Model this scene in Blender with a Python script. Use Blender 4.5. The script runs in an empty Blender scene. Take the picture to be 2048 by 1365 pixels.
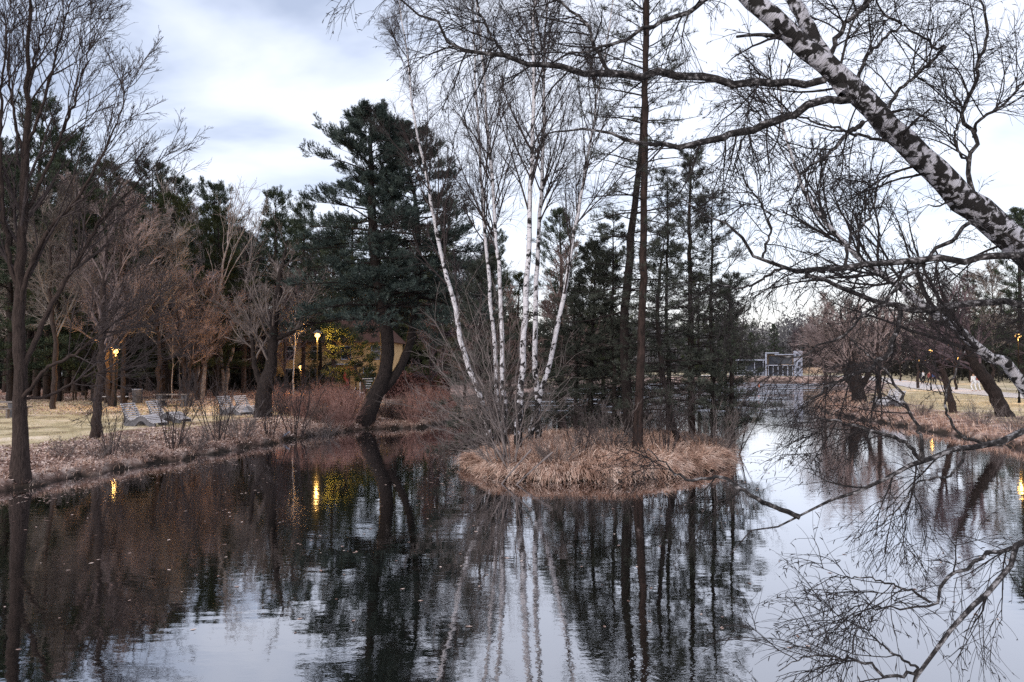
import bpy, math, random
import numpy as np
from mathutils import Vector, Matrix

# ------------------------------------------------------------------ camera, world, sun, exposure
sc = bpy.context.scene
F, CAMZ, HOR = 1500.0, 3.5, 725.0            # focal length in photo pixels, eye height, horizon row
cam_d = bpy.data.cameras.new("camera"); cam = bpy.data.objects.new("camera", cam_d)
sc.collection.objects.link(cam)
cam_d.sensor_width = 36.0; cam_d.lens = 36.0 * F / 2048.0
cam_d.clip_start = 0.1; cam_d.clip_end = 3000
PITCH = math.atan((HOR - 682.5) / F)
cam.location = (0, 0, CAMZ); cam.rotation_euler = (math.pi / 2 + PITCH, 0, 0)
sc.camera = cam
sc.render.resolution_x = 1024; sc.render.resolution_y = 682
sc.view_settings.view_transform = 'Standard'; sc.view_settings.look = 'None'
sc.view_settings.exposure = 0.85; sc.view_settings.gamma = 1.0
sc.cycles.max_bounces = 5; sc.cycles.diffuse_bounces = 2; sc.cycles.glossy_bounces = 3
sc.cycles.transmission_bounces = 2; sc.cycles.transparent_max_bounces = 4
sc.cycles.sample_clamp_indirect = 3.0; sc.cycles.sample_clamp_direct = 12.0
sc.cycles.use_denoising = False
SUN_EL, SUN_AZ = math.radians(24), math.radians(215)     # azimuth clockwise from +Y

w = bpy.data.worlds.new("World"); sc.world = w; w.use_nodes = True
nt = w.node_tree; nt.nodes.clear()
def N(t, **k):
    n = nt.nodes.new(t)
    for a, b in k.items(): setattr(n, a, b)
    return n
out = N('ShaderNodeOutputWorld'); tc = N('ShaderNodeTexCoord')
sky = N('ShaderNodeTexSky', sky_type='NISHITA', sun_disc=False, sun_elevation=SUN_EL, sun_rotation=SUN_AZ)
b1 = N('ShaderNodeBackground'); b1.inputs[1].default_value = 0.13
b2 = N('ShaderNodeBackground'); b2.inputs[1].default_value = 0.93
L = nt.links.new
L(sky.outputs[0], b1.inputs[0])
sep = N('ShaderNodeSeparateXYZ'); L(tc.outputs['Generated'], sep.inputs[0])
# project the direction on a cloud layer: p = (x, y) / (z + .12)
zz = N('ShaderNodeMath', operation='ADD'); zz.inputs[1].default_value = 0.16
zm = N('ShaderNodeMath', operation='MAXIMUM'); zm.inputs[1].default_value = 0.0
L(sep.outputs[2], zm.inputs[0]); L(zm.outputs[0], zz.inputs[0])
dv = N('ShaderNodeVectorMath', operation='DIVIDE')
cb = N('ShaderNodeCombineXYZ')
for i in range(3): L(zz.outputs[0], cb.inputs[i])
L(tc.outputs['Generated'], dv.inputs[0]); L(cb.outputs[0], dv.inputs[1])
mp = N('ShaderNodeMapping'); mp.inputs['Scale'].default_value = (0.75, 1.3, 1.0)
mp.inputs['Location'].default_value = (3.1, 0.4, 0); mp.inputs['Rotation'].default_value = (0, 0, 0.35)
L(dv.outputs[0], mp.inputs[0])
nz = N('ShaderNodeTexNoise'); nz.inputs['Scale'].default_value = 1.15; nz.inputs['Detail'].default_value = 5
nz.inputs['Roughness'].default_value = 0.5; nz.inputs['Distortion'].default_value = 0.6
L(mp.outputs[0], nz.inputs[0])
# the cover is thinner towards the upper left
dl = N('ShaderNodeVectorMath', operation='DOT_PRODUCT')
v = Vector((-0.62, 1.0, 0.42)).normalized(); dl.inputs[1].default_value = v
L(tc.outputs['Generated'], dl.inputs[0])
ml = N('ShaderNodeMapRange'); ml.inputs['From Min'].default_value = 0.86; ml.inputs['From Max'].default_value = 1.0
ml.inputs['To Min'].default_value = 0.0; ml.inputs['To Max'].default_value = 0.17
L(dl.outputs['Value'], ml.inputs['Value'])
sb = N('ShaderNodeMath', operation='SUBTRACT'); L(nz.outputs[0], sb.inputs[0]); L(ml.outputs[0], sb.inputs[1])
cr = N('ShaderNodeValToRGB'); L(sb.outputs[0], cr.inputs[0])
e = cr.color_ramp; e.elements[0].position = 0.24; e.elements[0].color = (0.33, 0.375, 0.49, 1)
e.elements[1].position = 0.49; e.elements[1].color = (0.66, 0.685, 0.77, 1)
m_ = e.elements.new(0.36); m_.color = (0.50, 0.545, 0.66, 1)
# warm cream band low over the lake
mh = N('ShaderNodeMapRange'); mh.inputs['From Min'].default_value = 0.0; mh.inputs['From Max'].default_value = 0.16
mh.inputs['To Min'].default_value = 0.75; mh.inputs['To Max'].default_value = 0.0
L(sep.outputs[2], mh.inputs['Value'])
mx = N('ShaderNodeMixRGB'); mx.inputs[2].default_value = (0.72, 0.66, 0.60, 1)
L(mh.outputs[0], mx.inputs[0]); L(cr.outputs[0], mx.inputs[1]); L(mx.outputs[0], b2.inputs[0])
ms = N('ShaderNodeMixShader'); ms.inputs[0].default_value = 0.85
L(b1.outputs[0], ms.inputs[1]); L(b2.outputs[0], ms.inputs[2]); L(ms.outputs[0], out.inputs[0])

sd = bpy.data.lights.new("sun", 'SUN'); sd.energy = 1.2; sd.angle = math.radians(25); sd.color = (1.0, 0.95, 0.9)
so = bpy.data.objects.new("sun", sd); sc.collection.objects.link(so)
sun_dir = Vector((math.sin(SUN_AZ) * math.cos(SUN_EL), math.cos(SUN_AZ) * math.cos(SUN_EL), math.sin(SUN_EL)))
so.rotation_euler = sun_dir.to_track_quat('Z', 'Y').to_euler(); so.location = sun_dir * 50

# ------------------------------------------------------------------ helpers
C = sc.collection
def W(px, py, d):
    """world point seen at photo pixel (px, py), d metres in front of the camera plane"""
    c, s = math.cos(PITCH), math.sin(PITCH)
    x = (px - 1024) / F * d; v = -(py - 682.5) / F * d
    return np.array((x, d * c - v * s, CAMZ + d * s + v * c))
def X(px, d): return (px - 1024) / F * d

class Buf:
    def __init__(self): self.v, self.q, self.t, self.n, self.tc, self.mi_q, self.mi_t = [], [], [], 0, [], [], []
    def add(self, v, q=None, t=None, tcs=None, mi=0):
        v = np.asarray(v, float).reshape(-1, 3)
        self.v.append(v); self.tc.append(v if tcs is None else np.asarray(tcs, float).reshape(-1, 3))
        if q is not None and len(q): q = np.asarray(q, int).reshape(-1, 4); self.q.append(q + self.n); self.mi_q.append(np.full(len(q), mi))
        if t is not None and len(t): t = np.asarray(t, int).reshape(-1, 3); self.t.append(t + self.n); self.mi_t.append(np.full(len(t), mi))
        self.n += len(v)
    def box(self, c, s, rot=0.0, mi=0, R=None):
        sx, sy, sz = [a / 2 for a in s]
        p = np.array([(x, y, z) for x in (-sx, sx) for y in (-sy, sy) for z in (-sz, sz)])
        if R is not None: p = p @ np.array(R).T
        if rot: ca, sa = math.cos(rot), math.sin(rot); p = p @ np.array(((ca, sa, 0), (-sa, ca, 0), (0, 0, 1)))
        self.add(p + np.array(c), [(0, 1, 3, 2), (4, 6, 7, 5), (0, 4, 5, 1), (2, 3, 7, 6), (0, 2, 6, 4), (1, 5, 7, 3)], mi=mi)
    def prism(self, poly, y0, y1, mi=0):
        """poly in (x, z), extruded along y; fan of quads strips assumed: top list then reversed bottom list of equal length"""
        n = len(poly); v = [(x, y0, z) for x, z in poly] + [(x, y1, z) for x, z in poly]
        q = [(i, (i + 1) % n, n + (i + 1) % n, n + i) for i in range(n)]
        h = n // 2
        for i in range(h - 1):
            a, b, c, d = i, i + 1, n - 2 - i, n - 1 - i
            q.append((a, d, c, b)); q.append((n + a, n + b, n + c, n + d))
        self.add(v, q, mi=mi)
    def tubes(self, P, R, sides=5, cap=False, mi=0, rough=0.0, rng=None, s0=0.0):
        P = np.asarray(P, float); R = np.asarray(R, float)
        if P.ndim == 2: P, R = P[None], R[None]
        n, k, _ = P.shape
        T = np.gradient(P, axis=1); T /= np.linalg.norm(T, axis=2, keepdims=True) + 1e-9
        ref = np.zeros((n, 1, 3)); mt = np.abs(T.mean(axis=1)); ax = mt.argmin(axis=1); ref[np.arange(n), 0, ax] = 1
        A = np.cross(T, ref); A /= np.linalg.norm(A, axis=2, keepdims=True) + 1e-9
        B = np.cross(T, A)
        th = np.arange(sides) * 2 * math.pi / sides
        c, s = np.cos(th), np.sin(th)
        RR = R[:, :, None]
        if rough and rng is not None: RR = RR * (1 + rough * rng.normal(size=(n, k, sides)))
        V = P[:, :, None, :] + RR[..., None] * (A[:, :, None, :] * c[None, None, :, None] + B[:, :, None, :] * s[None, None, :, None])
        seg = np.linalg.norm(np.diff(P, axis=1), axis=2); S = np.concatenate([np.zeros((n, 1)), np.cumsum(seg, axis=1)], axis=1) + s0
        R0 = R[:, :, None]
        TC = np.stack([R0 * c, R0 * s, np.repeat(S[:, :, None], sides, 2)], axis=-1)
        i = np.arange(n)[:, None, None]; j = np.arange(k - 1)[None, :, None]; m = np.arange(sides)[None, None, :]
        a = (i * k + j) * sides + m; b = (i * k + j) * sides + (m + 1) % sides
        Q = np.stack([a, b, b + sides, a + sides], axis=-1).reshape(-1, 4)
        self.add(V, Q, tcs=TC, mi=mi)
        if cap:
            for e in range(n):
                ca = V[e, -1].mean(axis=0); vv = np.vstack([V[e, -1], ca]); self.add(vv, t=[(x, (x + 1) % sides, sides) for x in range(sides)], tcs=np.vstack([TC[e, -1], TC[e, -1].mean(axis=0)]), mi=mi)
    def build(self, name, mats, parent=None, smooth=True, tcattr=False):
        me = bpy.data.meshes.new(name)
        V = np.concatenate(self.v); nq = sum(len(a) for a in self.q); ntt = sum(len(a) for a in self.t)
        loops = np.concatenate([np.concatenate(self.q).ravel() if nq else np.zeros(0, int), np.concatenate(self.t).ravel() if ntt else np.zeros(0, int)])
        me.vertices.add(len(V)); me.vertices.foreach_set('co', V.astype(np.float32).ravel())
        me.loops.add(len(loops)); me.loops.foreach_set('vertex_index', loops.astype(np.int32))
        st = np.concatenate([np.arange(nq) * 4, nq * 4 + np.arange(ntt) * 3]).astype(np.int32)
        me.polygons.add(nq + ntt); me.polygons.foreach_set('loop_start', st)
        mi = np.concatenate([np.concatenate(self.mi_q) if nq else np.zeros(0, int), np.concatenate(self.mi_t) if ntt else np.zeros(0, int)])
        me.polygons.foreach_set('material_index', mi.astype(np.int32))
        me.polygons.foreach_set('use_smooth', np.full(nq + ntt, smooth))
        me.update(calc_edges=True)
        if tcattr:
            at = me.attributes.new('tc', 'FLOAT_VECTOR', 'POINT'); at.data.foreach_set('vector', np.concatenate(self.tc).astype(np.float32).ravel())
        for m in (mats if isinstance(mats, (list, tuple)) else [mats]): me.materials.append(m)
        o = bpy.data.objects.new(name, me); C.objects.link(o)
        if parent is not None: o.parent = parent
        return o

def tag(o, label=None, cat=None, group=None, kind=None):
    for k, v in (('label', label), ('category', cat), ('group', group), ('kind', kind)):
        if v: o[k] = v
    return o
def thing(name, loc, label, cat, group=None, rz=0.0):
    o = bpy.data.objects.new(name, None); C.objects.link(o); o.location = tuple(float(a) for a in loc); o.rotation_euler = (0, 0, rz)
    return tag(o, label, cat, group)
def dup(root, loc, rz=0.0, s=1.0, label=None, group=None, sz=None):
    r = root.copy(); C.objects.link(r); r.location = tuple(float(a) for a in loc); r.rotation_euler = (0, 0, rz); r.scale = (s, s, sz or s)
    if label: r['label'] = label
    if group: r['group'] = group
    for ch in list(root.children):
        c = ch.copy(); C.objects.link(c); c.parent = r
        for g in ch.children:
            d = g.copy(); C.objects.link(d); d.parent = c
    return r

# ------------------------------------------------------------------ materials
MATS = {}
def newmat(name):
    m = bpy.data.materials.new(name); m.use_nodes = True; n = m.node_tree; n.nodes.clear()
    o = n.nodes.new('ShaderNodeOutputMaterial'); b = n.nodes.new('ShaderNodeBsdfPrincipled'); n.links.new(b.outputs[0], o.inputs[0])
    b.inputs['Roughness'].default_value = 0.9; b.inputs['Specular IOR Level'].default_value = 0.15
    return m, n, b
def mottled(name, cols, scale=3.0, detail=4.0, stretch=(1, 1, 1), attr=None, rough=0.9, bump=0.0, bscale=None, bdist=0.02, spec=0.15, pos=None, coord='Object', rand=0.0):
    m, n, b = newmat(name); l = n.links.new
    if attr: t = n.nodes.new('ShaderNodeAttribute'); t.attribute_name = attr; src = t.outputs['Vector']
    else:
        t = n.nodes.new('ShaderNodeTexCoord'); src = t.outputs[coord]
    mp = n.nodes.new('ShaderNodeMapping'); mp.inputs['Scale'].default_value = stretch; l(src, mp.inputs[0])
    nz = n.nodes.new('ShaderNodeTexNoise'); nz.inputs['Scale'].default_value = scale; nz.inputs['Detail'].default_value = detail; nz.inputs['Roughness'].default_value = 0.62
    l(mp.outputs[0], nz.inputs[0])
    cr = n.nodes.new('ShaderNodeValToRGB'); l(nz.outputs[0], cr.inputs[0])
    k = len(cols); pos = pos or [0.32 + 0.36 * i / max(1, k - 1) for i in range(k)]
    cr.color_ramp.elements[0].position = pos[0]; cr.color_ramp.elements[0].color = (*cols[0], 1)
    cr.color_ramp.elements[1].position = pos[-1]; cr.color_ramp.elements[1].color = (*cols[-1], 1)
    for i in range(1, k - 1): e = cr.color_ramp.elements.new(pos[i]); e.color = (*cols[i], 1)
    col = cr.outputs[0]
    if rand:
        oi = n.nodes.new('ShaderNodeObjectInfo'); mr = n.nodes.new('ShaderNodeMapRange'); mr.inputs['To Min'].default_value = 1 - rand; mr.inputs['To Max'].default_value = 1 + rand
        l(oi.outputs['Random'], mr.inputs['Value']); hs = n.nodes.new('ShaderNodeHueSaturation'); l(mr.outputs[0], hs.inputs['Value']); l(col, hs.inputs['Color']); col = hs.outputs[0]
    l(col, b.inputs['Base Color'])
    b.inputs['Roughness'].default_value = rough; b.inputs['Specular IOR Level'].default_value = spec
    if bump:
        n2 = n.nodes.new('ShaderNodeTexNoise'); n2.inputs['Scale'].default_value = bscale or scale * 3; n2.inputs['Detail'].default_value = 5; l(mp.outputs[0], n2.inputs[0])
        bp = n.nodes.new('ShaderNodeBump'); bp.inputs['Strength'].default_value = bump; bp.inputs['Distance'].default_value = bdist
        l(n2.outputs[0], bp.inputs['Height']); l(bp.outputs[0], b.inputs['Normal'])
    return m

def birch_bark(name, scale=1.0, dark=0.5, white=(0.66, 0.64, 0.68)):
    """white bark, dark diamond scars, fine lenticels; more scars near the foot (tc.z = metres from the foot)"""
    m, n, b = newmat(name); l = n.links.new
    t = n.nodes.new('ShaderNodeAttribute'); t.attribute_name = 'tc'
    def noise(st, sc_, det, dist=0.0):
        mp = n.nodes.new('ShaderNodeMapping'); mp.inputs['Scale'].default_value = st; l(t.outputs['Vector'], mp.inputs[0])
        z = n.nodes.new('ShaderNodeTexNoise'); z.inputs['Scale'].default_value = sc_; z.inputs['Detail'].default_value = det; z.inputs['Distortion'].default_value = dist
        l(mp.outputs[0], z.inputs[0]); return z.outputs[0]
    patch = noise((1, 1, 1.0), 6.5 * scale, 9, 0.55)
    fine = noise((0.35, 0.35, 3.2), 16 * scale, 3)
    sp = n.nodes.new('ShaderNodeSeparateXYZ'); l(t.outputs['Vector'], sp.inputs[0])
    ft = n.nodes.new('ShaderNodeMapRange'); ft.inputs['From Min'].default_value = 0.0; ft.inputs['From Max'].default_value = 3.6
    ft.inputs['To Min'].default_value = 0.25; ft.inputs['To Max'].default_value = 0.0; l(sp.outputs[2], ft.inputs['Value'])
    ad = n.nodes.new('ShaderNodeMath'); ad.operation = 'ADD'; l(patch, ad.inputs[0]); l(ft.outputs[0], ad.inputs[1])
    s1 = n.nodes.new('ShaderNodeMapRange'); s1.inputs['From Min'].default_value = 1 - dark; s1.inputs['From Max'].default_value = 1 - dark + 0.05; l(ad.outputs[0], s1.inputs['Value'])
    s2 = n.nodes.new('ShaderNodeMapRange'); s2.inputs['From Min'].default_value = 0.64; s2.inputs['From Max'].default_value = 0.69; s2.inputs['To Max'].default_value = 0.85; l(fine, s2.inputs['Value'])
    mxm = n.nodes.new('ShaderNodeMath'); mxm.operation = 'MAXIMUM'; l(s1.outputs[0], mxm.inputs[0]); l(s2.outputs[0], mxm.inputs[1])
    ton = noise((1, 1, 1), 3.0, 3)
    cw = n.nodes.new('ShaderNodeMixRGB'); cw.inputs[1].default_value = (white[0] * .72, white[1] * .7, white[2] * .72, 1); cw.inputs[2].default_value = (*white, 1); l(ton, cw.inputs[0])
    s3 = n.nodes.new('ShaderNodeMapRange'); s3.inputs['From Min'].default_value = 1 - dark - 0.07; s3.inputs['From Max'].default_value = 1 - dark; s3.inputs['To Max'].default_value = 0.75; l(ad.outputs[0], s3.inputs['Value'])
    tex = noise((.5, .5, 2.2), 24 * scale, 6); s4 = n.nodes.new('ShaderNodeMapRange'); s4.inputs['From Min'].default_value = 0.42; s4.inputs['From Max'].default_value = 0.6; l(tex, s4.inputs['Value'])
    m5 = n.nodes.new('ShaderNodeMath'); m5.operation = 'MULTIPLY'; l(s3.outputs[0], m5.inputs[0]); l(s4.outputs[0], m5.inputs[1])
    cg = n.nodes.new('ShaderNodeMixRGB'); l(m5.outputs[0], cg.inputs[0]); l(cw.outputs[0], cg.inputs[1]); cg.inputs[2].default_value = (0.16, 0.155, 0.15, 1); cw = cg
    mi = n.nodes.new('ShaderNodeMixRGB'); l(mxm.outputs[0], mi.inputs[0]); l(cw.outputs[0], mi.inputs[1]); mi.inputs[2].default_value = (0.022, 0.02, 0.02, 1)
    l(mi.outputs[0], b.inputs['Base Color'])
    bp = n.nodes.new('ShaderNodeBump'); bp.inputs['Strength'].default_value = 0.7; bp.inputs['Distance'].default_value = 0.02
    inv = n.nodes.new('ShaderNodeMath'); inv.operation = 'ADD'; l(mxm.outputs[0], inv.inputs[0]); l(fine, inv.inputs[1]); l(inv.outputs[0], bp.inputs['Height']); l(bp.outputs[0], b.inputs['Normal'])
    return m

M = dict(
    birch=birch_bark('birch_bark', 0.8, 0.45, (0.68, 0.66, 0.69)), birch_near=birch_bark('birch_bark_near', 1.7, 0.535, (0.54, 0.53, 0.58)), birch_far=birch_bark('birch_bark_far', 0.7, 0.44, (0.5, 0.46, 0.45)),
    birch_dark=birch_bark('birch_bark_dark', 1.2, 0.49, (0.52, 0.5, 0.52)),
    twig=mottled('birch_twig', [(0.028, 0.022, 0.022), (0.07, 0.055, 0.055)], 8, 2),
    twig_near=mottled('near_twig', [(0.014, 0.012, 0.013), (0.04, 0.034, 0.034)], 8, 2),
    limb=mottled('limb_bark', [(0.012, 0.011, 0.012), (0.045, 0.04, 0.04), (0.38, 0.36, 0.37)], 26, 6, (1, 1, .6), attr='tc', pos=[0.38, 0.54, 0.70], bump=0.8, bdist=0.012),
    bark=mottled('grey_brown_bark', [(0.018, 0.013, 0.012), (0.07, 0.050, 0.044)], 6, 5, (5, 5, 0.7), attr='tc', bump=0.8, bscale=14, bdist=0.04),
    bark_red=mottled('pine_bark', [(0.012, 0.009, 0.008), (0.050, 0.032, 0.028)], 4, 5, (3, 3, 0.8), attr='tc', bump=0.8, bscale=12, bdist=0.03),
    bark_dark=mottled('dark_bark', [(0.010, 0.008, 0.008), (0.04, 0.030, 0.028)], 5, 5, (4, 4, 0.8), attr='tc', bump=0.9, bscale=12, bdist=0.05),
    brown_twig=mottled('brown_twig', [(0.07, 0.053, 0.050), (0.38, 0.295, 0.285)], 0.5, 3, rand=0.25),
    fawn_twig=mottled('fawn_twig', [(0.07, 0.058, 0.052), (0.33, 0.28, 0.255)], 0.5, 3, rand=0.3),
    purple_twig=mottled('purple_twig', [(0.036, 0.025, 0.029), (0.15, 0.11, 0.12)], 0.5, 3, rand=0.25),
    grey_twig=mottled('grey_twig', [(0.07, 0.058, 0.056), (0.24, 0.20, 0.19)], 2, 3),
    rust_twig=mottled('rust_twig', [(0.08, 0.055, 0.05), (0.28, 0.20, 0.18)], 0.6, 3, rand=0.2),
    red_stem=mottled('red_stem', [(0.12, 0.06, 0.052), (0.42, 0.25, 0.215)], 3, 3, rand=0.25),
    pale_limb=mottled('pale_limb', [(0.14, 0.11, 0.10), (0.36, 0.31, 0.29)], 4, 3),
    needle=mottled('pine_needles', [(0.012, 0.019, 0.013), (0.040, 0.054, 0.036), (0.095, 0.112, 0.072)], 2.2, 4),
    needle_blue=mottled('black_pine_needles', [(0.012, 0.018, 0.018), (0.044, 0.060, 0.055), (0.115, 0.140, 0.122)], 2.4, 4),
    needle_olive=mottled('olive_needles', [(0.022, 0.028, 0.012), (0.060, 0.070, 0.030)], 0.9, 3),
    needle_grey=mottled('grey_green_needles', [(0.026, 0.030, 0.024), (0.085, 0.092, 0.075)], 1.2, 3),
    dry=mottled('dry_sedge', [(0.20, 0.11, 0.078), (0.50, 0.32, 0.245), (0.84, 0.66, 0.56)], 3.2, 8, (1, 1, .4), pos=[0.36, 0.5, 0.64]),
    lawn_blade=mottled('lawn_blade', [(0.30, 0.23, 0.14), (0.55, 0.45, 0.29), (0.70, 0.60, 0.44)], 1.6, 4),
    leaf=mottled('fallen_leaf', [(0.06, 0.032, 0.026), (0.28, 0.17, 0.14), (0.72, 0.58, 0.51)], 9, 3, pos=[0.32, 0.47, 0.60]),
    concrete=mottled('concrete', [(0.075, 0.073, 0.08), (0.15, 0.145, 0.16)], 6, 5, bump=0.3),
    weathered=mottled('weathered_wood', [(0.42, 0.41, 0.43), (0.66, 0.64, 0.67)], 3, 4, (1, 12, 12)),
    dark_wood=mottled('dark_wood', [(0.03, 0.022, 0.018), (0.09, 0.065, 0.05)], 4, 4, (1, 8, 8)),
    path=mottled('path_gravel', [(0.52, 0.46, 0.43), (0.70, 0.64, 0.61)], 4, 6),
    soil=mottled('soil', [(0.012, 0.009, 0.008), (0.05, 0.036, 0.03)], 5, 4),
    pole=mottled('lamp_pole', [(0.006, 0.006, 0.006), (0.012, 0.012, 0.012)], 5, 2, rough=0.8, spec=0.02),
    table_wood=mottled('table_wood', [(0.10, 0.085, 0.08), (0.24, 0.21, 0.20)], 3, 4, (1, 10, 10)),
    metal=mottled('dark_metal', [(0.02, 0.02, 0.022), (0.04, 0.04, 0.044)], 5, 2, rough=0.5, spec=0.4),
    white=mottled('white_paint', [(0.30, 0.32, 0.39), (0.50, 0.52, 0.60)], 2, 3),
    pale_wall=mottled('pale_weathered_wall', [(0.20, 0.22, 0.28), (0.36, 0.38, 0.46)], 1.2, 5),
    yellow_wall=mottled('yellow_plaster', [(0.55, 0.36, 0.17), (0.66, 0.45, 0.23)], 1.2, 4),
    roof=mottled('roof_tile', [(0.05, 0.025, 0.02), (0.12, 0.06, 0.045)], 3, 4, (1, 1, 6)),
    glass=mottled('window_glass', [(0.02, 0.025, 0.04), (0.05, 0.06, 0.08)], 1, 2, rough=0.1, spec=0.5),
    tan=mottled('tan_wall', [(0.36, 0.26, 0.18), (0.46, 0.34, 0.25)], 1, 3),
    board_green=mottled('board_green', [(0.008, 0.018, 0.014), (0.02, 0.035, 0.028)], 2, 2, rough=0.5),
    red_cloth=mottled('red_cloth', [(0.18, 0.03, 0.025), (0.28, 0.06, 0.045)], 3, 3),
    orange=mottled('orange_paint', [(0.7, 0.16, 0.06), (0.85, 0.25, 0.1)], 3, 2, rough=0.5),
    hedge=mottled('reddish_hedge_leaf', [(0.05, 0.025, 0.025), (0.17, 0.09, 0.085)], 1.5, 4),
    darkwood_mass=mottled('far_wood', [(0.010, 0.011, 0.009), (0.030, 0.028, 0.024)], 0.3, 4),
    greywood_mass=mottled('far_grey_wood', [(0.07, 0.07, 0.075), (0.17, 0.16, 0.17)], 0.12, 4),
    skin=mottled('skin', [(0.45, 0.28, 0.2), (0.5, 0.32, 0.24)], 3, 2, rough=0.6), hair=mottled('hair', [(0.03, 0.018, 0.012), (0.06, 0.04, 0.03)], 6, 2),
    cloth_dark=mottled('dark_cloth', [(0.012, 0.013, 0.02), (0.03, 0.03, 0.04)], 5, 2), cloth_white=mottled('white_cloth', [(0.6, 0.6, 0.62), (0.75, 0.74, 0.74)], 5, 2),
    cloth_red=mottled('brick_cloth', [(0.3, 0.08, 0.07), (0.4, 0.12, 0.1)], 5, 2), cloth_blue=mottled('blue_cloth', [(0.05, 0.08, 0.2), (0.08, 0.12, 0.26)], 5, 2),
)
def emit(name, col, s):
    m = bpy.data.materials.new(name); m.use_nodes = True; n = m.node_tree; n.nodes.clear()
    o = n.nodes.new('ShaderNodeOutputMaterial'); e = n.nodes.new('ShaderNodeEmission'); e.inputs[0].default_value = (*col, 1); e.inputs[1].default_value = s; n.links.new(e.outputs[0], o.inputs[0]); return m
M['bulb'] = emit('lamp_glow', (1.0, 0.55, 0.17), 2.6)

# ------------------------------------------------------------------ terrain
LAKE = np.array([(-17, -12), (-15.5, 5), (-14.6, 14), (-13.8, 20.2), (-12.8, 23.3), (-12.1, 26.2), (-11.2, 29.2), (-10.1, 32.8), (-9, 36.2), (-7.6, 39), (-5.6, 39.6), (-4.2, 41.5), (-3, 48),
                 (-2, 58), (-1, 70), (3, 88), (9, 105), (16, 118), (24, 130), (40, 132.5), (54, 130), (54, 118), (43, 98), (34, 80), (27.5, 68), (24, 59), (22, 53), (21.3, 47.7), (21.4, 41.3), (21.0, 36.2), (20.6, 30.9),
                 (18.4, 24), (15, 17), (10.8, 10.2), (8.7, 5.5), (8, -12)], float)
ISLE = np.array([(-1.9, 24.6), (-1.5, 22.7), (-0.2, 21.7), (1.2, 21.25), (3.2, 21.4), (5.5, 22.4), (7.3, 24.4), (8.8, 27.4), (9.0, 30.5), (7, 33), (3, 33.6), (0.2, 31.6), (-1.4, 28)], float)
def catmull(P, sub=6, closed=True):
    P = np.asarray(P, float); n = len(P); out = []
    rngi = range(n) if closed else range(n - 1)
    for i in rngi:
        if closed: p0, p1, p2, p3 = P[(i - 1) % n], P[i], P[(i + 1) % n], P[(i + 2) % n]
        else: p0, p1, p2, p3 = P[max(i - 1, 0)], P[i], P[i + 1], P[min(i + 2, n - 1)]
        for k in range(sub):
            t = k / sub
            out.append(0.5 * ((2 * p1) + (-p0 + p2) * t + (2 * p0 - 5 * p1 + 4 * p2 - p3) * t * t + (-p0 + 3 * p1 - 3 * p2 + p3) * t ** 3))
    if not closed: out.append(P[-1])
    return np.array(out)
ISLE = (ISLE - np.array((3.6, 27.2))) * 0.90 + np.array((3.55, 27.6))
LAKE_S, ISLE_S = catmull(LAKE, 4), catmull(ISLE, 5)
def wob(x, y):
    return 0.16 * np.sin(x * 2.1 + 1.3 * np.sin(y * 1.7)) + 0.13 * np.sin(y * 3.1 + 2 * np.sin(x * 1.1)) + 0.07 * np.sin(5.7 * x + 4.3 * y)
def sdf(poly, x, y):
    """distance to polygon, positive inside"""
    d = np.full(x.shape, 1e9); ins = np.zeros(x.shape, bool); n = len(poly)
    for i in range(n):
        ax, ay = poly[i]; bx, by = poly[(i + 1) % n]; ex, ey = bx - ax, by - ay
        t = np.clip(((x - ax) * ex + (y - ay) * ey) / (ex * ex + ey * ey + 1e-12), 0, 1)
        d = np.minimum(d, (x - ax - t * ex) ** 2 + (y - ay - t * ey) ** 2)
        c = (ay > y) != (by > y)
        with np.errstate(divide='ignore', invalid='ignore'): xi = ax + (y - ay) * ex / (ey if ey else 1e-12)
        ins ^= c & (x < xi)
    d = np.sqrt(d); return np.where(ins, d, -d)
def sstep(a, b, v): t = np.clip((v - a) / (b - a), 0, 1); return t * t * (3 - 2 * t)
def land(x, y):
    """signed distance inland (positive on land)"""
    x = np.asarray(x, float); y = np.asarray(y, float)
    s = np.maximum(-sdf(LAKE_S, x, y), sdf(ISLE_S, x, y))
    return s + wob(x, y) * np.clip(30 / (np.abs(y) + 1), 0.3, 1)
def H(x, y):
    x = np.asarray(x, float); y = np.asarray(y, float)
    s = land(x, y); isl = sdf(ISLE_S, x, y) > -1
    up = 0.30 * sstep(-0.05, 0.45, s) + np.where(isl, 0.14, 0.28) * sstep(0.3, 3.0, s) + 0.012 * np.clip(s - 3, 0, 22)
    far = sstep(120, 131, y) * sstep(0, 4, s) * 0.35
    return np.where(s > 0, up + far, np.maximum(s * 0.6, -1.2)) - 0.02 + 0.02 * np.sin(x * 1.3) * np.sin(y * 1.1) * sstep(0.5, 2, s)
def h1(x, y): return float(H(np.array([x]), np.array([y]))[0])
def G(px, d, dz=0.0): x = X(px, d); return (x, d, h1(x, d) + dz)

def axis(a, b, fine0, fine1, step, grow=1.12):
    g = list(np.arange(fine0, fine1, step)); s = step; v = g[-1]
    while v < b: s = min(s * grow, 40); v += s; g.append(v)
    s = step; v = fine0; lo = []
    while v > a: s = min(s * grow, 40); v -= s; lo.append(v)
    return np.array(lo[::-1] + g)
gx = axis(-900, 900, -19, 25, 0.22, 1.05); gy = axis(-60, 1600, 16, 60, 0.26, 1.035)
GX, GY = np.meshgrid(gx, gy); GZ = H(GX, GY)
b = Buf(); nx, ny = len(gx), len(gy)
ii = (np.arange(ny - 1)[:, None] * nx + np.arange(nx - 1)[None, :]).ravel()
b.add(np.stack([GX, GY, GZ], -1), np.stack([ii, ii + 1, ii + 1 + nx, ii + nx], -1))
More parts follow.
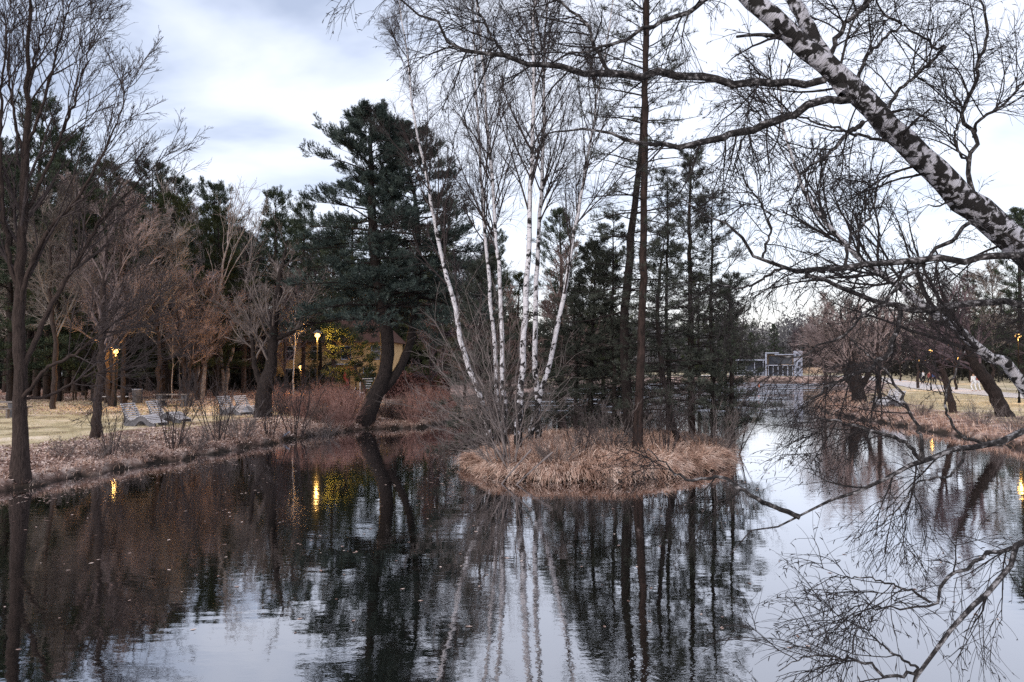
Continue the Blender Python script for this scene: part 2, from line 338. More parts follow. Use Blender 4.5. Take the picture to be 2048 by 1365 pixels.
# cover of the ground: r = short grass, g = path floor with lamplight tint in its colour, b = bare dark soil of the bank face
S = land(GX, GY)
rgt = sstep(-2, 10, GX)
grass = sstep(3.8, 7.0, S + .8 * np.sin(GX * .9 + GY * .6)) * (1 - sstep(44, 52, GY + 0.25 * (GX + 15)) * (1 - rgt)) * (1 - 0.25 * sstep(0, 1, np.sin(GX * .7) * np.sin(GY * .5)))
isl = (sdf(ISLE_S, GX, GY) > -1.0)
grass = np.where(isl, 0, grass)
litter = (1 - grass)
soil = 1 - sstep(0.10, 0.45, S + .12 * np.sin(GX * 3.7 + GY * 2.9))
lamplit_floor = sstep(52, 58, GY + 0.25 * (GX + 15)) * (1 - sstep(66, 76, GY)) * (1 - sstep(-14, -8, GX))
colr = np.stack([grass, lamplit_floor, soil, np.where(isl, 1.0, 0.0)], -1).reshape(-1, 4).astype(np.float32)

gm, n, bs = newmat('ground_cover'); l = n.links.new
at = n.nodes.new('ShaderNodeAttribute'); at.attribute_name = 'cover'
sp = n.nodes.new('ShaderNodeSeparateColor'); l(at.outputs['Color'], sp.inputs[0])
tcn = n.nodes.new('ShaderNodeTexCoord')
def nzz(scale, det=5, st=(1, 1, 1)):
    mp = n.nodes.new('ShaderNodeMapping'); mp.inputs['Scale'].default_value = st; l(tcn.outputs['Object'], mp.inputs[0])
    z = n.nodes.new('ShaderNodeTexNoise'); z.inputs['Scale'].default_value = scale; z.inputs['Detail'].default_value = det; z.inputs['Roughness'].default_value = 0.65; l(mp.outputs[0], z.inputs[0]); return z.outputs[0]
def ramp(src, cols, pos):
    cr = n.nodes.new('ShaderNodeValToRGB'); l(src, cr.inputs[0]); E = cr.color_ramp.elements
    E[0].position = pos[0]; E[0].color = (*cols[0], 1); E[1].position = pos[-1]; E[1].color = (*cols[-1], 1)
    for c_, p_ in list(zip(cols, pos))[1:-1]: q = E.new(p_); q.color = (*c_, 1)
    return cr.outputs[0]
def mixc(f, a, b_):
    m_ = n.nodes.new('ShaderNodeMixRGB'); l(f, m_.inputs[0]); l(a, m_.inputs[1]); l(b_, m_.inputs[2]); return m_.outputs[0]
c_grass = ramp(nzz(0.5, 12), [(0.20, 0.14, 0.09), (0.42, 0.355, 0.21), (0.56, 0.46, 0.31), (0.72, 0.60, 0.46)], [0.36, 0.46, 0.54, 0.66])
c_lit = ramp(nzz(1.6, 10), [(0.06, 0.036, 0.029), (0.31, 0.20, 0.165), (0.64, 0.51, 0.45)], [0.38, 0.5, 0.64])
c_lamplit_floor = ramp(nzz(1.0, 8), [(0.30, 0.14, 0.09), (0.60, 0.34, 0.24)], [0.38, 0.62])  # leaf floor of the path, the lamp's orange light mixed into its colour
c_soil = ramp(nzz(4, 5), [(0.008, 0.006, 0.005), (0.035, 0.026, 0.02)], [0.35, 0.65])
nn = nzz(1.3, 6); ad = n.nodes.new('ShaderNodeMath'); ad.operation = 'ADD'; l(sp.outputs[0], ad.inputs[0]); l(nn, ad.inputs[1])
mr = n.nodes.new('ShaderNodeMapRange'); mr.inputs['From Min'].default_value = 0.85; mr.inputs['From Max'].default_value = 1.1; l(ad.outputs[0], mr.inputs['Value'])
c = mixc(mr.outputs[0], c_lit, c_grass); c = mixc(sp.outputs[1], c, c_lamplit_floor); c = mixc(sp.outputs[2], c, c_soil)
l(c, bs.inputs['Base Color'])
bp = n.nodes.new('ShaderNodeBump'); bp.inputs['Strength'].default_value = 0.8; bp.inputs['Distance'].default_value = 0.08; l(nzz(5, 8), bp.inputs['Height']); l(bp.outputs[0], bs.inputs['Normal'])
g = b.build('ground', gm); tag(g, kind='structure')
ca = g.data.color_attributes.new('cover', 'FLOAT_COLOR', 'POINT'); ca.data.foreach_set('color', colr.ravel())

# water
wm = bpy.data.materials.new('lake_water'); wm.use_nodes = True; n = wm.node_tree; n.nodes.clear(); l = n.links.new
o_ = n.nodes.new('ShaderNodeOutputMaterial'); gl = n.nodes.new('ShaderNodeBsdfGlossy'); df = n.nodes.new('ShaderNodeBsdfDiffuse'); mxs = n.nodes.new('ShaderNodeMixShader')
df.inputs[0].default_value = (0.004, 0.004, 0.003, 1); gl.inputs['Roughness'].default_value = 0.02; gl.inputs[0].default_value = (0.95, 0.95, 0.98, 1)
fr = n.nodes.new('ShaderNodeFresnel'); fr.inputs[0].default_value = 1.5
mrr = n.nodes.new('ShaderNodeMapRange'); mrr.inputs['From Max'].default_value = 0.5; mrr.inputs['To Min'].default_value = 0.28; mrr.inputs['To Max'].default_value = 0.92
l(fr.outputs[0], mrr.inputs['Value']); l(mrr.outputs[0], mxs.inputs[0]); l(df.outputs[0], mxs.inputs[1]); l(gl.outputs[0], mxs.inputs[2]); l(mxs.outputs[0], o_.inputs[0])
tcn = n.nodes.new('ShaderNodeTexCoord')
rip = nzz(5.5, 3, (0.8, 1.25, 1)); rip2 = nzz(1.1, 2, (0.7, 1.6, 1)); calm = nzz(0.16, 2)
cm = n.nodes.new('ShaderNodeMapRange'); cm.inputs['From Min'].default_value = 0.42; cm.inputs['From Max'].default_value = 0.62; cm.inputs['To Min'].default_value = 0.25; cm.inputs['To Max'].default_value = 1.0; l(calm, cm.inputs['Value'])
spx = n.nodes.new('ShaderNodeSeparateXYZ'); l(tcn.outputs['Object'], spx.inputs[0])
fy = n.nodes.new('ShaderNodeMapRange'); fy.inputs['From Min'].default_value = 42; fy.inputs['From Max'].default_value = 60; fy.inputs['To Min'].default_value = 1.0; fy.inputs['To Max'].default_value = 5.0; l(spx.outputs[1], fy.inputs['Value'])
mu = n.nodes.new('ShaderNodeMath'); mu.operation = 'MULTIPLY'; l(rip, mu.inputs[0]); l(cm.outputs[0], mu.inputs[1])
mu2 = n.nodes.new('ShaderNodeMath'); mu2.operation = 'MULTIPLY_ADD'; l(rip2, mu2.inputs[0]); mu2.inputs[1].default_value = 1.6; l(mu.outputs[0], mu2.inputs[2])
mu3 = n.nodes.new('ShaderNodeMath'); mu3.operation = 'MULTIPLY'; l(mu2.outputs[0], mu3.inputs[0]); l(fy.outputs[0], mu3.inputs[1])
bp = n.nodes.new('ShaderNodeBump'); bp.inputs['Strength'].default_value = 1.0; bp.inputs['Distance'].default_value = 0.0018; l(mu3.outputs[0], bp.inputs['Height']); l(bp.outputs[0], gl.inputs['Normal'])
b = Buf(); b.add([(-60, -60, 0), (90, -60, 0), (90, 140, 0), (-60, 140, 0)], [(0, 1, 2, 3)]); tag(b.build('water', wm, smooth=False), kind='structure')

# broken thin ice on the far water
rng = np.random.default_rng(17); b = Buf(); cnt = 0
while cnt < 260:
    cx, cy = rng.uniform(-2, 50), rng.uniform(50, 128) ; L0 = rng.uniform(.6, 3.6) * cy / 60
    if float(land(np.array([cx]), np.array([cy]))[0]) > -1.2 - L0 * .8: cnt += 1; continue
    k = 14; th = np.arange(k) / k * 2 * math.pi; rr_ = rng.uniform(.6, 1.15, k); a = rng.normal() * .12; ex = np.cos(th) * rr_ * L0; ey = np.sin(th) * rr_ * L0 * rng.uniform(.10, .38)
    z_ = .006 + .004 * (cnt % 7)
    V = [(cx + x * math.cos(a) - y * math.sin(a), cy + x * math.sin(a) + y * math.cos(a), z_) for x, y in zip(ex, ey)] + [(cx, cy, z_)]
    b.add(V, t=[(i, (i + 1) % k, k) for i in range(k)]); cnt += 1
ice = mottled('thin_ice', [(0.10, 0.11, 0.14), (0.42, 0.43, 0.50)], 0.5, 5, rough=0.35, spec=0.5); tag(b.build('ice', ice, smooth=False), 'broken plates of thin pale ice on the far water', 'ice', kind='stuff')
# paths
def ribbon(name, pts, wd, mat, dz=0.05, segs=10, across=6):
    P = catmull(pts, segs, False); T = np.gradient(P, axis=0); T /= np.linalg.norm(T, axis=1, keepdims=True); Nn = np.stack([-T[:, 1], T[:, 0]], -1)
    u = np.linspace(-0.5, 0.5, across)
    XY = P[:, None, :] + Nn[:, None, :] * (u[None, :, None] * wd)
    Z = H(XY[..., 0], XY[..., 1]) + dz
    b = Buf(); k = len(P); i = (np.arange(k - 1)[:, None] * across + np.arange(across - 1)[None]).ravel()
    b.add(np.concatenate([XY, Z[..., None]], -1), np.stack([i, i + 1, i + 1 + across, i + across], -1)); return tag(b.build(name, mat), kind='structure')
ribbon('path', [(44, 30), (41.5, 46), (41.5, 60), (45, 78), (53, 100), (60, 120), (60, 134), (50, 139.5), (30, 140.5), (0, 141), (-30, 142)], 4.6, M['path'])

# ------------------------------------------------------------------ tree engine
def nrm(v): return v / (np.linalg.norm(v, axis=-1, keepdims=True) + 1e-9)
def line(pts, r, K=20, rng=None, jit=0.0):
    """control points -> K smooth points + radii"""
    P = np.array([p[:3] for p in pts], float); c = catmull(P, 10, False)
    s = np.concatenate([[0], np.cumsum(np.linalg.norm(np.diff(c, axis=0), axis=1))]); t = np.linspace(0, s[-1], K)
    Q = np.stack([np.interp(t, s, c[:, i]) for i in range(3)], -1)
    if jit and rng is not None:
        w_ = rng.normal(size=(K, 3)) * jit; w_[0] = 0; Q = Q + w_
    rr = np.interp(np.linspace(0, 1, K), np.linspace(0, 1, len(r)), r)
    return Q, rr
def grow(rng, P, R, n, t0, t1, a0, a1, Lr, K=5, wander=0.12, trop=(0, 0, 0.05), rr=0.55, rmin=0.004, rmax=9, lt=0.5, absL=False, keep=1.0, bias=None, t_pow=1.0, flat=False):
    n_p, k, _ = P.shape
    par = np.repeat(np.arange(n_p), n)
    if keep < 1: par = par[rng.random(len(par)) < keep]
    t = t0 + (t1 - t0) * rng.random(len(par)) ** t_pow
    f = t * (k - 1); i = np.minimum(f.astype(int), k - 2); fr = (f - i)[:, None]
    pos = P[par, i] * (1 - fr) + P[par, i + 1] * fr; tan = nrm(P[par, i + 1] - P[par, i])
    rp = R[par, i] * (1 - fr[:, 0]) + R[par, i + 1] * fr[:, 0]
    plen = np.linalg.norm(np.diff(P, axis=1), axis=2).sum(1)[par]
    ln = (Lr if absL else Lr * plen) * rng.uniform(0.6, 1.25, len(par)) * (1 - lt * (t - t0) / max(t1 - t0, 1e-6))
    a = rng.uniform(a0, a1, len(par))[:, None]
    rv = rng.normal(size=(len(par), 3)) + (np.array(bias) if bias is not None else 0)
    if flat: rv = rv * 0.3; rv[:, 2] += np.where(rng.random(len(par)) < .5, 1, -1)
    perp = nrm(np.cross(tan, rv))
    d = nrm(tan * np.cos(a) + perp * np.sin(a)); out = [pos]; tr = np.array(trop)
    for j in range(K - 1):
        pos = pos + d * (ln / (K - 1))[:, None]; out.append(pos)
        d = nrm(d + wander * rng.normal(size=d.shape) + tr)
    r0 = np.clip(rp * rr, rmin, rmax)
    prof = np.linspace(1, 0, K) ** 0.8
    R2 = rmin * 0.6 + (r0[:, None] - rmin * 0.6) * prof[None]
    return np.stack(out, 1), R2
def cat(*a): return np.concatenate([x[0] for x in a]), np.concatenate([x[1] for x in a])
def rel(P, o): return P - np.asarray(o)
def stack(lines): return np.stack([a[0] for a in lines]), np.stack([a[1] for a in lines])
def needles(buf, rng, S, D, Ln, m=14, nl=0.13, wd=0.012, a0=0.5, a1=1.2, mi=0):
    k = len(S); S = np.repeat(S, m, 0); D = np.repeat(nrm(D), m, 0); Ln = np.repeat(Ln * np.ones(k), m)
    u = rng.random(len(S)) ** 0.7
    perp = nrm(np.cross(D, rng.normal(size=D.shape))); a = rng.uniform(a0, a1, len(S))[:, None]
    nd = D * np.cos(a) + perp * np.sin(a); p = S + D * (Ln * u)[:, None]
    sd_ = nrm(np.cross(nd, rng.normal(size=nd.shape))) * wd; tip = p + nd * (nl * rng.uniform(0.7, 1.2, len(S)))[:, None]
    V = np.stack([p - sd_, p + sd_, tip], 1); buf.add(V, t=np.arange(len(V) * 3).reshape(-1, 3), mi=mi)

def finish(name, label, cat_, base, trunkbuf, crownbuf, mt, mc, group=None):
    t = thing(name, base, label, cat_, group)
    trunkbuf.build('trunk', mt, t, tcattr=True); crownbuf.build('crown', mc, t)
    return t

# ---------- island birches
def birch(pix, r0, label, seed, d0, dens=1.0, group='birches standing on the island', low=0.28):
    """pix: (px, py) down the photo's stem, from foot to top; depth d0"""
    rng = np.random.default_rng(seed)
    pts = [W(p[0], p[1], d0 + (p[2] if len(p) > 2 else 0)) for p in pix]
    base = np.array((pts[0][0], pts[0][1], h1(pts[0][0], pts[0][1]) - 0.15)); pts[0] = base
    K = 34; rs = 0.88 * r0 * np.array([1.5, 1.02, 0.92, 0.8, 0.66, 0.5, 0.36, 0.22, 0.1])
    tr = line([rel(p, base) for p in pts], rs, K, rng, 0.02)
    T = (tr[0][None], tr[1][None])
    tb = Buf(); tb.tubes(*T, sides=10, rough=0.03, rng=rng)
    n1 = int(36 * dens)
    l1 = grow(rng, *T, n1, low, 0.97, 0.3, 0.65, 3.9, 10, 0.035, (0, 0, 0.035), 0.45, 0.009, 0.045, 0.62, True)
    l2 = grow(rng, *l1, 7, 0.15, 0.95, 0.25, 0.6, 0.45, 7, 0.06, (0, 0, 0.01), 0.6, 0.006, 0.02, 0.5)
    l3 = cat(grow(rng, *l2, 5, 0.1, 1.0, 0.3, 0.9, 0.60, 6, 0.08, (0, 0, -0.09), 0.7, 0.0035, 0.008, 0.4), grow(rng, *l1, 5, 0.2, 1.0, 0.3, 0.9, 0.35, 6, 0.12, (0, 0, -0.06), 0.4, 0.0042, 0.01, 0.3))
    l4 = grow(rng, *l3, 4, 0.1, 1.0, 0.3, 1.0, 0.42, 4, 0.15, (0, 0, -0.16), 0.8, 0.0028, 0.005, 0.3, keep=0.85, absL=True)
    cb = Buf(); cb.tubes(*l1, sides=5); cb.tubes(*l2, sides=4); cb.tubes(*l3, sides=3); cb.tubes(*l4, sides=3)
    return finish('birch_tree', label, 'birch', base, tb, cb, M['birch'], M['twig'], group)
birch([(990, 880), (963, 800), (935, 728), (918, 655), (895, 560), (870, 450), (852, 345), (832, 255), (822, 190), (815, 110), (800, 20), (795, -80)], 0.105, 'white birch leaning far out to the left of the island clump', 1, 26.5, 0.95)
birch([(1000, 890), (994, 800), (990, 700), (978, 560), (968, 440), (962, 330), (953, 200), (948, 60), (940, -60), (935, -220)], 0.085, 'slender white birch just right of the leaning one, its stem nearly upright', 2, 27.2, 0.8, low=0.35)
birch([(1012, 890), (1006, 780), (1003, 690), (1000, 560), (990, 430), (982, 320), (974, 220), (962, 90), (950, -40), (940, -250)], 0.09, 'white birch whose stem almost touches the slender upright one on its left', 3, 26.2, 0.8, low=0.35)
birch([(1034, 905), (1040, 800), (1046, 700), (1052, 590), (1058, 470), (1062, 350), (1066, 220), (1068, 80), (1070, -60), (1072, -300)], 0.12, 'straight middle birch of the clump, dark scars all up its stem', 4, 25.6, 1.0, low=0.4)
birch([(1078, 888), (1074, 780), (1070, 690), (1072, 590), (1078, 480), (1084, 370), (1088, 250), (1088, 120), (1096, -20), (1105, -220)], 0.115, 'dark footed birch standing behind the straight middle one', 5, 28.0, 1.0, low=0.4)
birch([(1052, 885), (1078, 800), (1096, 740), (1113, 670), (1132, 570), (1150, 455), (1168, 355), (1186, 250), (1206, 130), (1226, 10), (1250, -150)], 0.10, 'birch leaning out to the right of the island clump', 6, 26.8, 0.95)

# ---------- big leaning birch in the right foreground
rng = np.random.default_rng(11)
D0 = 7.0
def L_(pts, r, K=26, jit=0.0):
    return line([rel(W(*p), FB) for p in pts], [q * 1.0 for q in r], K, rng, jit)
FB = np.array((10.6, 8.6, h1(10.6, 8.6) - 0.2))
trk_pts = [(0, 0, 0), rel((8.9, 8.35, 2.2), FB)] + [rel(W(*p), FB) for p in ((2200, 640, 7.9), (2048, 500, 7.6), (1910, 385, 7.35), (1800, 275, 7.15), (1690, 165, 7.0), (1590, 75, 6.9), (1475, -25, 6.8), (1380, -130, 6.8), (1240, -330, 6.9))]
T1 = line(trk_pts, [0.30, 0.25, 0.225, 0.205, 0.195, 0.18, 0.155, 0.125, 0.105, 0.08, 0.05], 60, rng, 0.012)
T1 = (T1[0], T1[1] * 0.86)
K2 = 26
fork = L_([(1690, 185, 6.98), (1662, 140, 7.05), (1625, 70, 7.1), (1580, -10, 7.2), (1540, -90, 7.3), (1480, -200, 7.4)], [0.07, 0.066, 0.058, 0.05, 0.035], K2, .006)
limbs = [
 L_([(1650, 160, 7.0), (1560, 165, 6.95), (1490, 163, 6.85), (1380, 152, 6.8), (1290, 150, 6.7), (1180, 143, 6.6), (1060, 122, 6.5), (1010, 112, 6.45), (905, 98, 6.4), (868, 45, 6.4), (800, 0, 6.4), (720, -30, 6.4)], [0.034, 0.035, 0.036, 0.037, 0.036, 0.034, 0.029, 0.024, 0.017, 0.012, 0.009, 0.005], K2, .006),
 L_([(1010, 112, 6.45), (985, 75, 6.5), (958, 20, 6.5), (950, -25, 6.5)], [0.015, 0.012, 0.009, 0.006], K2, .006),
 L_([(1221, 146, 6.65), (1195, 105, 6.7), (1175, 50, 6.75), (1145, 25, 6.8), (1090, -15, 6.9)], [0.019, 0.017, 0.015, 0.012, 0.008], K2, .006),
 L_([(1440, -60, 6.8), (1400, 5, 6.75), (1300, 55, 6.65), (1210, 97, 6.55), (1130, 109, 6.5), (1105, 124, 6.5), (1070, 95, 6.45), (1060, 60, 6.4)], [0.024, 0.022, 0.021, 0.018, 0.015, 0.01, 0.008, 0.005], K2, .006),
 L_([(1700, 200, 6.98), (1660, 198, 6.9), (1590, 225, 6.8), (1500, 262, 6.65), (1420, 283, 6.55), (1345, 292, 6.5), (1280, 285, 6.45), (1200, 262, 6.4), (1150, 258, 6.4), (1080, 268, 6.35)], [0.034, 0.035, 0.036, 0.034, 0.031, 0.027, 0.02, 0.014, 0.01, 0.006], K2, .006),
 L_([(1725, 245, 7.0), (1690, 275, 6.8), (1640, 320, 6.7), (1600, 350, 6.65)], [0.024, 0.02, 0.014, 0.01], K2, .006),
 L_([(1775, 282, 7.0), (1720, 270, 6.9), (1640, 248, 6.8), (1570, 215, 6.7), (1530, 170, 6.7)], [0.016, 0.013, 0.01, 0.008, 0.005], K2, .006),
 L_([(1663, 120, 7.0), (1667, 92, 7.05), (1690, 50, 7.1), (1742, 0, 7.2), (1790, -40, 7.3)], [0.024, 0.022, 0.02, 0.017, 0.012], K2, .006),
 L_([(1715, 165, 7.0), (1722, 136, 7.05), (1750, 98, 7.1), (1785, 64, 7.2), (1806, 47, 7.2), (1765, 28, 7.2), (1750, -15, 7.2)], [0.018, 0.017, 0.016, 0.014, 0.012, 0.01, 0.008], K2, .004),
 L_([(1774, 225, 7.05), (1788, 192, 7.1), (1816, 164, 7.2), (1858, 131, 7.3), (1893, 91, 7.35), (1866, 97, 7.35), (1857, 82, 7.35), (1833, 66, 7.3), (1806, 47, 7.3)], [0.018, 0.017, 0.016, 0.015, 0.014, 0.013, 0.012, 0.01, 0.008], K2, .003),
 L_([(1949, 395, 7.4), (1938, 328, 7.4), (1952, 291, 7.4), (1946, 267, 7.4), (1923, 232, 7.4), (1952, 164, 7.4), (1957, 122, 7.4), (1975, 61, 7.4), (1955, -20, 7.4)], [0.024, 0.022, 0.02, 0.019, 0.018, 0.017, 0.015, 0.012, 0.008], K2, .004),
 L_([(1947, 275, 7.4), (1957, 244, 7.3), (1994, 220, 7.2), (2027, 188, 7.2), (2070, 130, 7.2)], [0.015, 0.014, 0.012, 0.01, 0.007], K2, .004),
 L_([(1938, 325, 7.4), (1915, 298, 7.3), (1910, 262, 7.3), (1925, 225, 7.3), (1900, 170, 7.3)], [0.013, 0.012, 0.011, 0.01, 0.007], K2, .004),
 L_([(2200, 560, 7.7), (2048, 512, 7.2), (1900, 519, 7.0), (1800, 523, 6.9), (1720, 530, 6.8), (1650, 546, 6.7), (1600, 546, 6.6), (1525, 516, 6.5), (1440, 450, 6.4), (1370, 400, 6.4)], [0.04, 0.036, 0.033, 0.031, 0.03, 0.028, 0.024, 0.018, 0.012, 0.006], K2, .006),
 L_([(2300, 640, 7.8), (2048, 607, 7.2), (1900, 612, 7.0), (1800, 614, 6.9), (1722, 586, 6.7), (1656, 563, 6.7), (1612, 552, 6.7)], [0.04, 0.037, 0.034, 0.032, 0.028, 0.022, 0.016], K2, .006),
 L_([(1795, 612, 6.9), (1800, 640, 6.8), (1764, 717, 6.6), (1662, 774, 6.4), (1628, 796, 6.3), (1590, 830, 6.2)], [0.022, 0.022, 0.019, 0.013, 0.01, 0.006], K2, .006),
 L_([(2010, 440, 7.55), (1930, 455, 7.2), (1850, 520, 7.0), (1765, 600, 6.8), (1700, 655, 6.7), (1620, 710, 6.6), (1560, 720, 6.6)], [0.022, 0.020, 0.019, 0.016, 0.012, 0.009, 0.006], K2, .006),
 L_([(1650, 546, 6.7), (1560, 540, 6.6), (1500, 575, 6.5), (1430, 570, 6.4)], [0.016, 0.013, 0.01, 0.006], K2, .008),
 L_([(1690, 535, 6.8), (1700, 480, 6.9), (1740, 430, 7.0), (1755, 370, 7.1), (1765, 320, 7.2)], [0.016, 0.014, 0.012, 0.009, 0.006], K2, .008),
 L_([(1525, 516, 6.5), (1540, 440, 6.6), (1500, 380, 6.6), (1470, 330, 6.6)], [0.012, 0.01, 0.008, 0.006], K2, .008),
 L_([(2350, 760, 8.0), (2048, 862, 6.4), (1960, 893, 6.2), (1880, 912, 6.0), (1788, 945, 5.9), (1710, 984, 5.8), (1650, 1016, 5.7), (1593, 1036, 5.6), (1552, 1052, 5.6), (1500, 1072, 5.5), (1449, 1103, 5.5)], [0.045, 0.036, 0.034, 0.032, 0.030, 0.028, 0.025, 0.021, 0.013, 0.008, 0.004], K2, .006),
 L_([(1600, 1035, 5.6), (1562, 1019, 5.6), (1523, 1003, 5.6), (1484, 978, 5.6), (1437, 955, 5.6), (1367, 958, 5.7), (1300, 900, 5.8)], [0.020, 0.018, 0.016, 0.014, 0.011, 0.007, 0.004], K2, .006),
 L_([(1845, 922, 5.95), (1800, 880, 5.9), (1740, 862, 5.9), (1690, 846, 5.9), (1650, 838, 5.9), (1590, 850, 5.9)], [0.017, 0.015, 0.013, 0.011, 0.008, 0.004], K2, .006),
 L_([(1845, 922, 5.95), (1835, 860, 6.0), (1800, 790, 6.0), (1770, 740, 6.0), (1700, 680, 6.0)], [0.014, 0.013, 0.012, 0.009, 0.005], K2, .006),
 L_([(1975, 890, 6.2), (1920, 870, 6.2), (1890, 820, 6.2), (1900, 770, 6.2), (1930, 700, 6.2)], [0.013, 0.012, 0.01, 0.008, 0.005], K2, .006),
 L_([(1930, 905, 6.1), (1900, 950, 6.0), (1840, 965, 5.9), (1800, 1010, 5.8), (1750, 1060, 5.8)], [0.012, 0.010, 0.008, 0.006, 0.004], K2, .006),
 L_([(2350, 900, 7.4), (2140, 1020, 5.6), (2048, 1098, 5.2), (2010, 1149, 5.1), (1965, 1200, 5.0), (1910, 1250, 4.95), (1858, 1313, 4.9), (1834, 1345, 4.9), (1815, 1420, 4.8)], [0.035, 0.029, 0.026, 0.025, 0.024, 0.022, 0.019, 0.016, 0.01], K2, .005),
 L_([(2140, 1010, 5.6), (2048, 1088, 5.3), (1990, 1102, 5.2), (1951, 1126, 5.1), (1893, 1165, 5.0), (1869, 1208, 5.0), (1795, 1221, 5.0), (1730, 1200, 5.0)], [0.018, 0.016, 0.014, 0.013, 0.012, 0.01, 0.007, 0.004], K2, .005),
 L_([(1838, 1338, 4.9), (1780, 1355, 4.85), (1720, 1322, 4.8), (1624, 1313, 4.8), (1560, 1340, 4.8)], [0.012, 0.010, 0.008, 0.005, 0.003], K2, .005),
 L_([(1860, 1205, 5.0), (1810, 1178, 5.0), (1730, 1155, 5.0), (1660, 1155, 5.0)], [0.009, 0.007, 0.005, 0.003], K2, .005),
 L_([(1836, 1336, 4.9), (1760, 1290, 4.9), (1720, 1250, 4.9), (1690, 1240, 4.9)], [0.009, 0.007, 0.005, 0.003], K2, .005),
]
tb = Buf(); tb.tubes(*T1, sides=20, rough=0.035, rng=rng); tb.tubes(*fork, sides=12, rough=0.03, rng=rng, s0=7)
snag = L_([(1600, 86, 6.9), (1545, 72, 6.9), (1510, 70, 6.85), (1473, 74, 6.8)], [0.03, 0.022, 0.015, 0.012], 8)
LB = stack(limbs)
# kinks: branches of an old birch are crooked
seg_ = np.linalg.norm(np.diff(LB[0], axis=1), axis=2).mean(1)[:, None, None]; kn = rng.normal(size=LB[0].shape) * np.minimum(0.016, seg_ * .13); kn[:, 0] = 0; LB = (LB[0] + kn, LB[1])
lb = Buf(); lb.tubes(*LB, sides=8, rough=0.06, rng=rng); lb.tubes(*snag, sides=6)
LH = (LB[0][:20], LB[1][:20]); LL = (LB[0][20:], LB[1][20:])
low1 = grow(rng, *LL, 5, 0.2, 1.0, 0.5, 1.2, 0.6, 10, 0.10, (0, 0, 0.01), 0.5, 0.0036, 0.008, 0.35, True, bias=(0, 1.2, 0))
s1 = grow(rng, *LH, 10, 0.12, 1.0, 0.5, 1.25, 0.85, 10, 0.10, (0, 0, -0.02), 0.5, 0.0038, 0.009, 0.35, True, bias=(0, 1.2, 0))
s1b = grow(rng, T1[0][None], T1[1][None], 16, 0.28, 0.95, 0.7, 1.4, 1.2, 10, 0.10, (0, 0, 0.01), 0.2, 0.006, 0.014, 0.3, True, bias=(0, 1.0, 0))
s1 = cat(s1, s1b)
s1 = cat(s1, low1)
s2 = cat(grow(rng, *s1, 5, 0.1, 1.0, 0.4, 1.0, 0.48, 8, 0.08, (0, 0, -0.07), 0.6, 0.003, 0.006, 0.4, True), grow(rng, *LH, 6, 0.3, 1.0, 0.4, 1.1, 0.45, 8, 0.08, (0, 0, -0.05), 0.3, 0.003, 0.005, 0.3, True))
s3 = grow(rng, *s2, 6, 0.1, 1.0, 0.3, 1.0, 0.30, 6, 0.12, (0, 0, -0.10), 0.7, 0.0016, 0.0026, 0.3, True, keep=0.9)
cb = Buf(); cb.tubes(*s1, sides=5); cb.tubes(*s2, sides=4); cb.tubes(*s3, sides=3)
s4 = grow(rng, *s3, 2, 0.3, 1.0, 0.4, 1.2, 0.045, 3, 0.1, (0, 0, -0.35), 1.0, 0.0035, 0.0045, 0.1, True, keep=0.45)
cb.tubes(s4[0], np.full(s4[1].shape, 0.0034) * np.array([.6, 1, .5]), sides=4)
t = thing('birch_tree', FB, 'thick leaning black and white birch crossing the upper right, long limbs over the water', 'birch')
tb.build('trunk', M['birch_near'], t, tcattr=True); lb.build('branch', M['limb'], t, tcattr=True); cb.build('crown', M['twig_near'], t)

# ---------- second leaning birch
def simple_tree(name, label, cat_, pts_px, rs, mt, mc, seed, n1=20, L1=2.5, dens=1.0, trop1=(0, 0, .06), trop3=(0, 0, -0.08), low=.3, group=None, tw=1.0, a=(0.4, 0.9), foot=True, sides=10, extra=None, fine=True):
    rng = np.random.default_rng(seed); pts = [W(*p) for p in pts_px]
    if foot: pts[0][2] = h1(pts[0][0], pts[0][1]) - 0.15
    base = pts[0].copy(); base_l = [rel(p, base) for p in pts]
    T = line(base_l, rs, 34, rng, 0.02); T = (T[0][None], T[1][None]); tb = Buf(); tb.tubes(*T, sides=sides, rough=0.04, rng=rng)
    if extra:
        for e in extra:
            q = line([rel(W(*p), base) for p in e[0]], e[1], 34, rng, 0.02); tb.tubes(q[0][None], q[1][None], sides=8, rough=0.04, rng=rng); T = cat(T, (q[0][None], q[1][None]))
    l1 = grow(rng, *T, n1, low, 0.98, a[0], a[1], L1, 9, 0.09, trop1, 0.45, 0.011 * tw, 0.08, 0.55, True)
    l2 = grow(rng, *l1, int(7 * dens), 0.15, 1, 0.3, 0.7, 0.5, 7, 0.06, trop1, 0.6, 0.007 * tw, 0.03, 0.45)
    l3 = grow(rng, *l2, int(6 * dens), 0.1, 1, 0.3, 0.8, 0.5, 5, 0.08, trop3, 0.7, 0.005 * tw, 0.012, 0.35)
    cb = Buf(); cb.tubes(*l1, sides=5); cb.tubes(*l2, sides=4); cb.tubes(*l3, sides=3)
    if fine: l4 = grow(rng, *l3, 3, 0.1, 1, 0.3, 0.9, 0.5, 4, 0.09, trop3, 0.8, 0.004 * tw, 0.008, 0.3); cb.tubes(*l4, sides=3)
    return finish(name, label, cat_, base, tb, cb, mt, mc, group)
